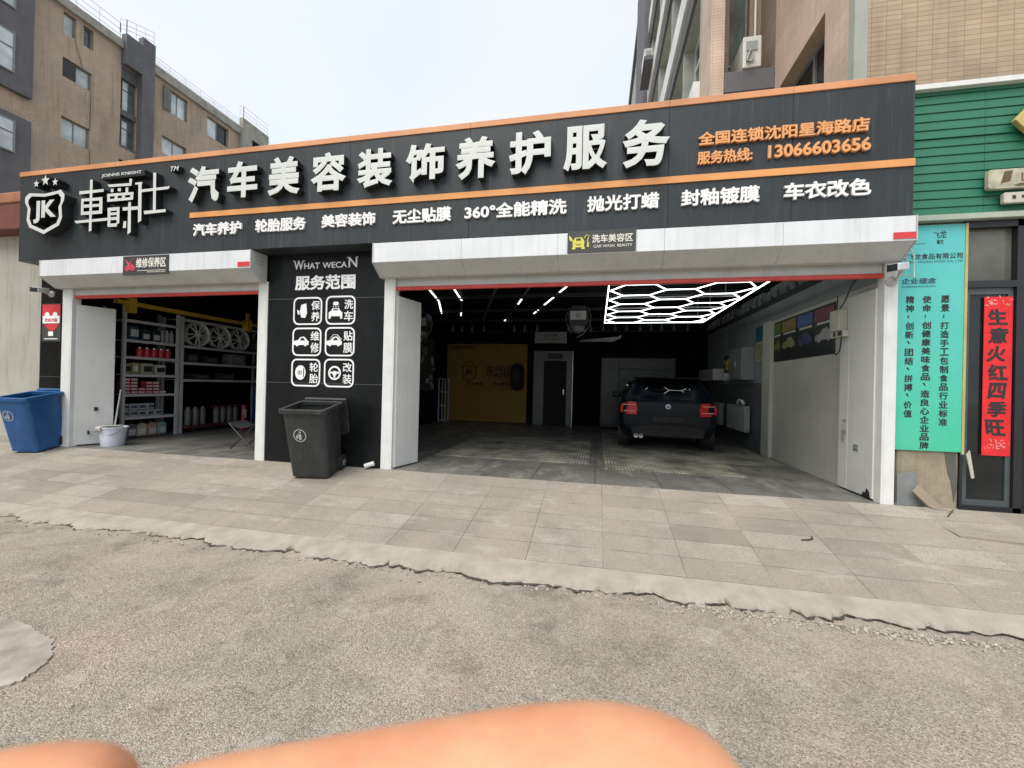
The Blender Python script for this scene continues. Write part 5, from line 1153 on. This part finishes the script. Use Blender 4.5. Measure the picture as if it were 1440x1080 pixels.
# things on the floor of the small bay
tr = thing('tool_trolley', 'low trolley of grey canisters with a red rail under the wheel rack', 'trolley', (-8.75, 2.7, 0))
for k in range(8):
    g = MB(); y = 2.15+k*.17
    if k == 3: continue
    g.lathe((-8.72, y, .16), (0, 0, 1), [(.06, 0), (.065, .02), (.065, .32), (.04, .36), (.03, .40)], 12); obj('canister', g, cmat('canister_grey', (.13, .13, .12), .4), tr, smooth=True)
g = MB(); g.box(-8.82, -8.62, 2.05, 3.5, .10, .15); g.box(-8.66, -8.63, 2.6, 3.45, .53, .56); obj('tray', g, cmat('tray_red', (.12, .03, .03)), tr)
for y in (2.2, 3.35):
    for x in (-8.8, -8.64): g = MB(); g.lathe((x, y, .05), (1, 0, 0), [(.05, 0), (.05, .03)], 12); obj('wheel', g, RUBBER, tr)
ex = thing('trolley_jack', 'narrow red jack handle standing at the end of the canister trolley', 'jack', (-8.2, 3.1, 0))
g = MB(); g.box(-8.26, -8.14, 3.0, 3.12, .0, .10); g.tube([(-8.2, 3.06, .1), (-8.2, 3.08, .58)], .045, 8); obj('body', g, cmat('jack_red', (.45, .03, .04), .4), ex); g = MB(); g.box(-8.15, -8.148, 3.02, 3.1, .28, .48); obj('paper_label', g, WL_, ex)
br_ = thing('drum', 'blue plastic drum in the back corner of the small bay', 'drum', (-8.15, 3.7, 0))
g = MB(); g.lathe((-8.15, 3.7, 0), (0, 0, 1), [(.27, 0), (.30, .03), (.30, .32), (.31, .34), (.30, .36), (.30, .66), (.31, .68), (.30, .70), (.29, .95), (.22, 1.0), (0, 1.0)], 24); obj('body', g, cmat('drum_blue', (.012, .045, .20), .4), br_, smooth=True); g = MB(); g.lathe((-8.05, 3.62, 1.0), (0, 0, 1), [(.05, 0), (.05, .03)], 12); obj('bung', g, BLACKP, br_)
bk = thing('bucket', 'white plastic bucket with a rag over its rim at the left post', 'bucket', (-8.13, .34, 0))
g = MB(); g.lathe((-8.13, .34, 0), (0, 0, 1), [(.0, .004), (.15, .0), (.155, .02), (.185, .30), (.20, .305), (.20, .325), (.185, .325), (.17, .30)], 26); obj('body', g, cmat('bucket_white', (.60, .62, .70), .4), bk, smooth=True)
g = MB(); g.tube([(-8.13+.2*math.cos(a), .34-.2*math.sin(a)*.8, .29-.11*math.sin(a)) for a in [i*math.pi/10 for i in range(11)]], .006, 6); obj('handle', g, GREYM, bk)
g = MB(); o = 0
for i in range(15):
    a = math.pi*(.55+1.0*i/14)
    for r_, z_ in ((.10, .332), (.19, .338), (.222, .33), (.226+.01*math.sin(i*1.7), .26+.03*math.sin(i*2.1))): g.v.append((-8.13+r_*math.cos(a), .34+r_*math.sin(a), z_))
for i in range(14):
    for k in range(3): g.f.append([i*4+k, i*4+k+1, i*4+k+5, i*4+k+4]); g.m.append(0)
rg = tag(obj('rag', g, cmat('rag_white', (.50, .50, .46), .9), smooth=True), 'crumpled pale rag draped over the rim of the white bucket', 'rag')
rg.modifiers.new('thick', 'SOLIDIFY').thickness = .006
g = MB(); g.tube([(-8.22, .40, .12), (-8.36, .60, .95)], .012, 8); tag(obj('mop_handle', g, cmat('mop_grey', (.42, .42, .42)), smooth=True), 'thin grey mop handle leaning out of the white bucket', 'mop')
em = thing('meter_box', 'small pale meter box beside the white swing door in the small bay', 'box', (-8.9, .8, 1.4)); g = MB(); g.box(-8.93, -8.87, .74, .85, 1.40, 1.68); obj('casing', g, cmat('meter_grey', (.40, .41, .38)), em, bevel=.006); g = MB(); g.box(-8.869, -8.865, .77, .82, 1.44, 1.50); obj('window', g, BLACKP, em)
ch = thing('folding_stool', 'dark folding camp stool half hidden behind the right post of the small bay', 'stool', (-5.85, .85, 0))
for s_ in (-1, 1):
    for x0_, x1_ in ((-6.10, -5.60), (-5.60, -6.10)):
        g = MB(); y = .85+s_*.17+(.014 if x0_ < x1_ else -.014); g.tube([(x0_, y, .0), (x1_, y, .44)], .012, 6); obj('leg', g, cmat('stool_frame', (.03, .03, .03), .4), ch)
g = MB(); g.prism([(-6.12, .45), (-5.98, .39), (-5.85, .37), (-5.72, .39), (-5.58, .45), (-5.58, .46), (-5.72, .40), (-5.85, .385), (-5.98, .40), (-6.12, .46)], 'y', .66, 1.04); obj('seat', g, cmat('stool_cloth', (.025, .032, .035), .8), ch)

# ================================================================== PARKED CAR
car = thing('parked_car', 'black hatchback parked tail out under the hexagon light in the wide bay', 'car', (1.30, 2.86, 0), R(-3))
ST = [  # y, z floor, z sill, w sill, z mid, w mid, z belt, w belt, w roof, z roof
 (.02, .36, .42, .60, .58, .74, .80, .72, .62, .92), (.05, .30, .38, .72, .58, .835, .86, .80, .70, .985), (.16, .25, .33, .80, .58, .872, .95, .83, .70, 1.05), (.30, .23, .30, .83, .60, .882, .98, .835, .66, 1.22),
 (.42, .22, .28, .84, .60, .884, .985, .835, .61, 1.375), (.60, .21, .27, .84, .60, .884, .985, .83, .60, 1.40), (1.1, .20, .26, .84, .60, .882, .98, .825, .60, 1.425), (1.8, .2, .26, .84, .60, .88, .97, .82, .60, 1.43), (2.3, .2, .26, .84, .60, .88, .965, .82, .585, 1.39),
 (2.7, .2, .26, .84, .60, .88, .96, .82, .60, 1.22), (3.05, .2, .26, .84, .60, .88, .955, .82, .66, 1.02), (3.4, .2, .26, .84, .60, .88, .92, .81, .62, .975), (3.9, .2, .27, .83, .60, .872, .85, .78, .58, .90), (4.15, .22, .3, .76, .56, .83, .74, .72, .52, .80), (4.30, .26, .34, .6, .52, .70, .66, .6, .45, .70)]
g = MB(); k = 0
for (y, zf, zs, ws, zm, wm, zb, wb_, wr2, zr) in ST:
    half = [(0, zf), (ws*.8, zf), (ws, zs), (wm*.985, (zs+zm)/2), (wm, zm), (wm*.992, (zm+zb)/2), (wb_, zb), ((wb_+wr2)/2+.02, (zb+zr)/2+.03), (wr2+.01, zr-.045), (wr2*.9, zr-.012), (wr2*.5, zr), (0, zr+.004)]
    ring = half+[(-x, z) for x, z in half[-2:0:-1]]
    k = len(ring)
    for x, z in ring: g.v.append((x, y, z))
for i in range(len(ST)-1):
    for j in range(k): g.f.append([i*k+j, i*k+(j+1) % k, (i+1)*k+(j+1) % k, (i+1)*k+j]); g.m.append(0)
g.f.append(list(range(k))); g.m.append(0); g.f.append([(len(ST)-1)*k+j for j in range(k)][::-1]); g.m.append(0)
body = obj('body', g, CARP, car, local=True); body.data.polygons.foreach_set('use_smooth', [True]*len(body.data.polygons))
sm = body.modifiers.new('smooth', 'SUBSURF'); sm.levels = 2; sm.render_levels = 2
def slab(mb, pts, nrm, th, m=0):
    n_ = Vector(nrm).normalized()*th; a = [Vector(p) for p in pts]; o = len(mb.v); L = len(a)
    mb.v += [tuple(p+n_) for p in a]+[tuple(p-n_) for p in a]
    mb.f.append([o+i for i in range(L)]); mb.f.append([o+L+i for i in range(L)][::-1]); mb.m += [m, m]
    for i in range(L): mb.f.append([o+i, o+(i+1) % L, o+L+(i+1) % L, o+L+i]); mb.m.append(m)
g = MB(); nu, nv = 14, 12
for sh in (0, .03):
    for i in range(nv+1):
        f = i/nv; th = R(58-30*f)      # slope of the glass: steep at the sill, flatter under the spoiler
        yy = .150+.265*f+.05*(f*f-f); zz = 1.02+.345*f+.06*(f-f*f)
        for j in range(nu+1):
            q = j/nu*2-1; hw = .62-.05*f
            g.v.append((hw*q, yy+.045*q*q+sh*.8, zz-sh*.5))
M1 = (nu+1)*(nv+1)
for i in range(nv):
    for j in range(nu):
        a = i*(nu+1)+j; g.f += [[a, a+1, a+nu+2, a+nu+1], [M1+a, M1+a+nu+1, M1+a+nu+2, M1+a+1]]; g.m += [0, 0]
rim_ = [j for j in range(nu+1)]+[i*(nu+1)+nu for i in range(1, nv+1)]+[nv*(nu+1)+j for j in range(nu-1, -1, -1)]+[i*(nu+1) for i in range(nv-1, 0, -1)]
for k in range(len(rim_)):
    a, b = rim_[k], rim_[(k+1) % len(rim_)]; g.f.append([a, M1+a, M1+b, b]); g.m.append(0)
obj('rear_window', g, CARG, car, local=True, smooth=True)
g = MB(); g.prism([(.30, 1.385), (.24, 1.395), (.30, 1.42), (.56, 1.425), (.56, 1.39)], 'x', -.60, .60); obj('roof_spoiler', g, CARP, car, local=True, bevel=.012)
for s_ in (-1, 1):
    g = MB(); poly = [(s_*.56, .70), (s_*.54, .80), (s_*.57, .935), (s_*.70, .945), (s_*.835, .90), (s_*.862, .80), (s_*.85, .725), (s_*.70, .70)]
    nP = len(poly); o = 0
    for (x, z), d in [(p, -.0) for p in poly]: g.v.append((x, -.022+max(0, abs(x)-.66)*.55+max(0, z-.86)*.35, z))
    for x, z in poly: g.v.append((x*.985, .12+max(0, abs(x)-.66)*.6, z))
    g.f.append(list(range(nP))); g.f.append([nP+i for i in range(nP)][::-1]); g.m += [0, 0]
    for i in range(nP): g.f.append([i, (i+1) % nP, nP+(i+1) % nP, nP+i]); g.m.append(0)
    tl = obj('tail_light', g, TAILR, car, local=True, bevel=.01)
    g = MB(); 
    for z in (.765, .885): slab(g, [(s_*.585, -.03, z-.008), (s_*.80, .055, z-.008), (s_*.80, .055, z+.008), (s_*.585, -.03, z+.008)], (0, -1, 0), .006)
    obj('light_bar', g, cmat('light_pink', (.75, .35, .33), .3), tl, local=True)
g = MB(); g.prism([(-.62, .30), (-.66, .46), (-.40, .52), (.40, .52), (.66, .46), (.62, .30)], 'y', .005, .10); obj('bumper_insert', g, cmat('bumper_black', (.006, .006, .007), .7), car, local=True, bevel=.015)
g = MB(); g.box(-.28, .28, .0, .06, .56, .685); obj('plate_recess', g, cmat('bumper_black', (.006, .006, .007), .7), car, local=True, bevel=.01)
g = MB(); g.lathe((0, .005, .862), (0, -1, .15), [(.045, 0), (.045, .03), (.0, .034)], 24); ebm = obj('badge', g, cmat('badge_silver', (.60, .62, .63), .25), car, local=True)
g = MB(); g.lathe((0, -.026, .862), (0, -1, .15), [(.030, 0), (.030, .008), (0, .009)], 20); obj('badge_centre', g, cmat('badge_blue', (.10, .16, .28), .3), ebm, local=True)
for x in (-.56, -.47): g = MB(); g.lathe((x, .12, .30), (0, -1, 0), [(.038, 0), (.038, .13), (.030, .13), (.030, .05)], 16); obj('exhaust_pipe', g, STEEL, car, local=True)
for s_ in (-1, 1):
    g = MB(); slab(g, [(s_*.846, .62, 1.01), (s_*.836, 1.62, 1.01), (s_*.68, 1.60, 1.335), (s_*.675, .95, 1.335)], (s_, 0, .45), .022); slab(g, [(s_*.836, 1.68, 1.01), (s_*.832, 2.75, 1.0), (s_*.68, 2.28, 1.33), (s_*.68, 1.66, 1.335)], (s_, 0, .45), .022); obj('side_window', g, CARG, car, local=True)
    g = MB(); g.obox((s_*.95, 2.62, 1.03), (1, 0, 0), (0, 1, 0), (0, 0, 1), .10, .05, .065); obj('wing_mirror', g, CARP, car, local=True, bevel=.03)
    g = MB(); slab(g, [(s_*.50, .0, .985), (s_*.52, .03, .985), (s_*.52, .03, .975), (s_*.50, .0, .975)], (0, -1, 0), .004); 
    for yw in (.80, 3.49):
        g = MB(); g.lathe((s_*.66, yw, .315), (s_, 0, 0), [(.20, 0), (.29, .0), (.315, .03), (.315, .19), (.29, .215), (.21, .215)], 28); whl = obj('wheel', g, RUBBER, car, smooth=True, local=True)
        g = MB(); g.lathe((s_*.66, yw, .315), (s_, 0, 0), [(.0, .19), (.06, .2), (.07, .18), (.19, .17), (.21, .21), (.215, .205)], 24)
        for q in range(5):
            a = 2*math.pi*q/5; g.bar((s_*.855, yw+.04*math.cos(a), .315+.04*math.sin(a)), (s_*.865, yw+.2*math.cos(a), .315+.2*math.sin(a)), .05, .02, up=(1, 0, 0))
        obj('rim', g, STEEL, whl, local=True)
        g = MB(); g.lathe((s_*.70, yw, .33), (s_, 0, 0), [(.345, 0), (.37, 0), (.365, .185), (.345, .185)], 28); obj('wheel_arch', g, BLACKP, car, local=True)
g = MB(); g.tube([(0, .62, 1.42), (0, .56, 1.47), (0, .50, 1.475)], .014, 6); obj('aerial', g, BLACKP, car, local=True)
g = MB(); slab(g, [(-.62, 2.42, 1.36), (.62, 2.42, 1.36), (.74, 3.02, 1.04), (-.74, 3.02, 1.04)], (0, .5, .86), .02); obj('windscreen', g, CARG, car, local=True)

# ================================================================== PHOTOGRAPHER'S HAND
def cw(x, y, d): return CAM+_r*(x/1000)+_u*(y/1000)+_f*(d/1000)
V = []; E_ = []; RA = []
def joint(x, y, d, r, par=None):
    V.append(cw(x, y, d)); RA.append(r/1000); i = len(V)-1
    if par is not None: E_.append((par, i))
    return i
w0 = joint(-165, -190, 45, 27)
f1 = joint(-215, -260, 0, 32, w0); f2 = joint(-280, -350, -70, 38, f1); joint(-340, -440, -150, 44, f2)
pm = joint(-135, -140, 62, 30, w0); p2_ = joint(-108, -112, 68, 24, pm)
a = joint(-84, -91, 70, 14, p2_); a = joint(-55, -78, 68, 13, a); a = joint(-30, -71.8, 66, 12.6, a); a = joint(-6, -67.2, 65, 12.8, a); a = joint(16, -64.0, 64, 13.6, a); a = joint(29, -66.5, 63, 12.4, a); joint(34, -70, 63, 9, a)
a = joint(-92, -118, 72, 14, p2_); a = joint(-50, -106, 78, 11.5, a); a = joint(-16, -101, 80, 11, a); joint(8, -100, 78, 10, a)
a = joint(-104, -138, 74, 14, pm); a = joint(-66, -130, 84, 11, a); a = joint(-38, -128, 86, 10.5, a); joint(-20, -128, 84, 9.5, a)
a = joint(-122, -156, 74, 12, pm); a = joint(-92, -152, 84, 9.5, a); a = joint(-70, -150, 84, 9, a); joint(-54, -149, 82, 8, a)
a = joint(-138, -108, 58, 17, pm); a = joint(-115, -84, 58, 14, a); a = joint(-94, -72.5, 62, 13.2, a); a = joint(-74, -70.5, 65, 13, a); joint(-63, -72.5, 66, 10.5, a)
me = bpy.data.meshes.new('hand'); me.from_pydata([tuple(v) for v in V], E_, []); hand = bpy.data.objects.new('hand', me); COL.objects.link(hand)
sk = hand.modifiers.new('skin', 'SKIN'); sk.use_smooth_shade = True
for i, r in enumerate(RA):
    sv = me.skin_vertices[0].data[i]; sv.radius = (r*1.0, r*1.0); sv.use_root = (i == 0)
su = hand.modifiers.new('subdiv', 'SUBSURF'); su.levels = 2; su.render_levels = 3
me.materials.append(SKIN)
tag(hand, 'out of focus bare hand with a fingertip reaching across the bottom edge', 'hand')
bpy.context.view_layer.update()
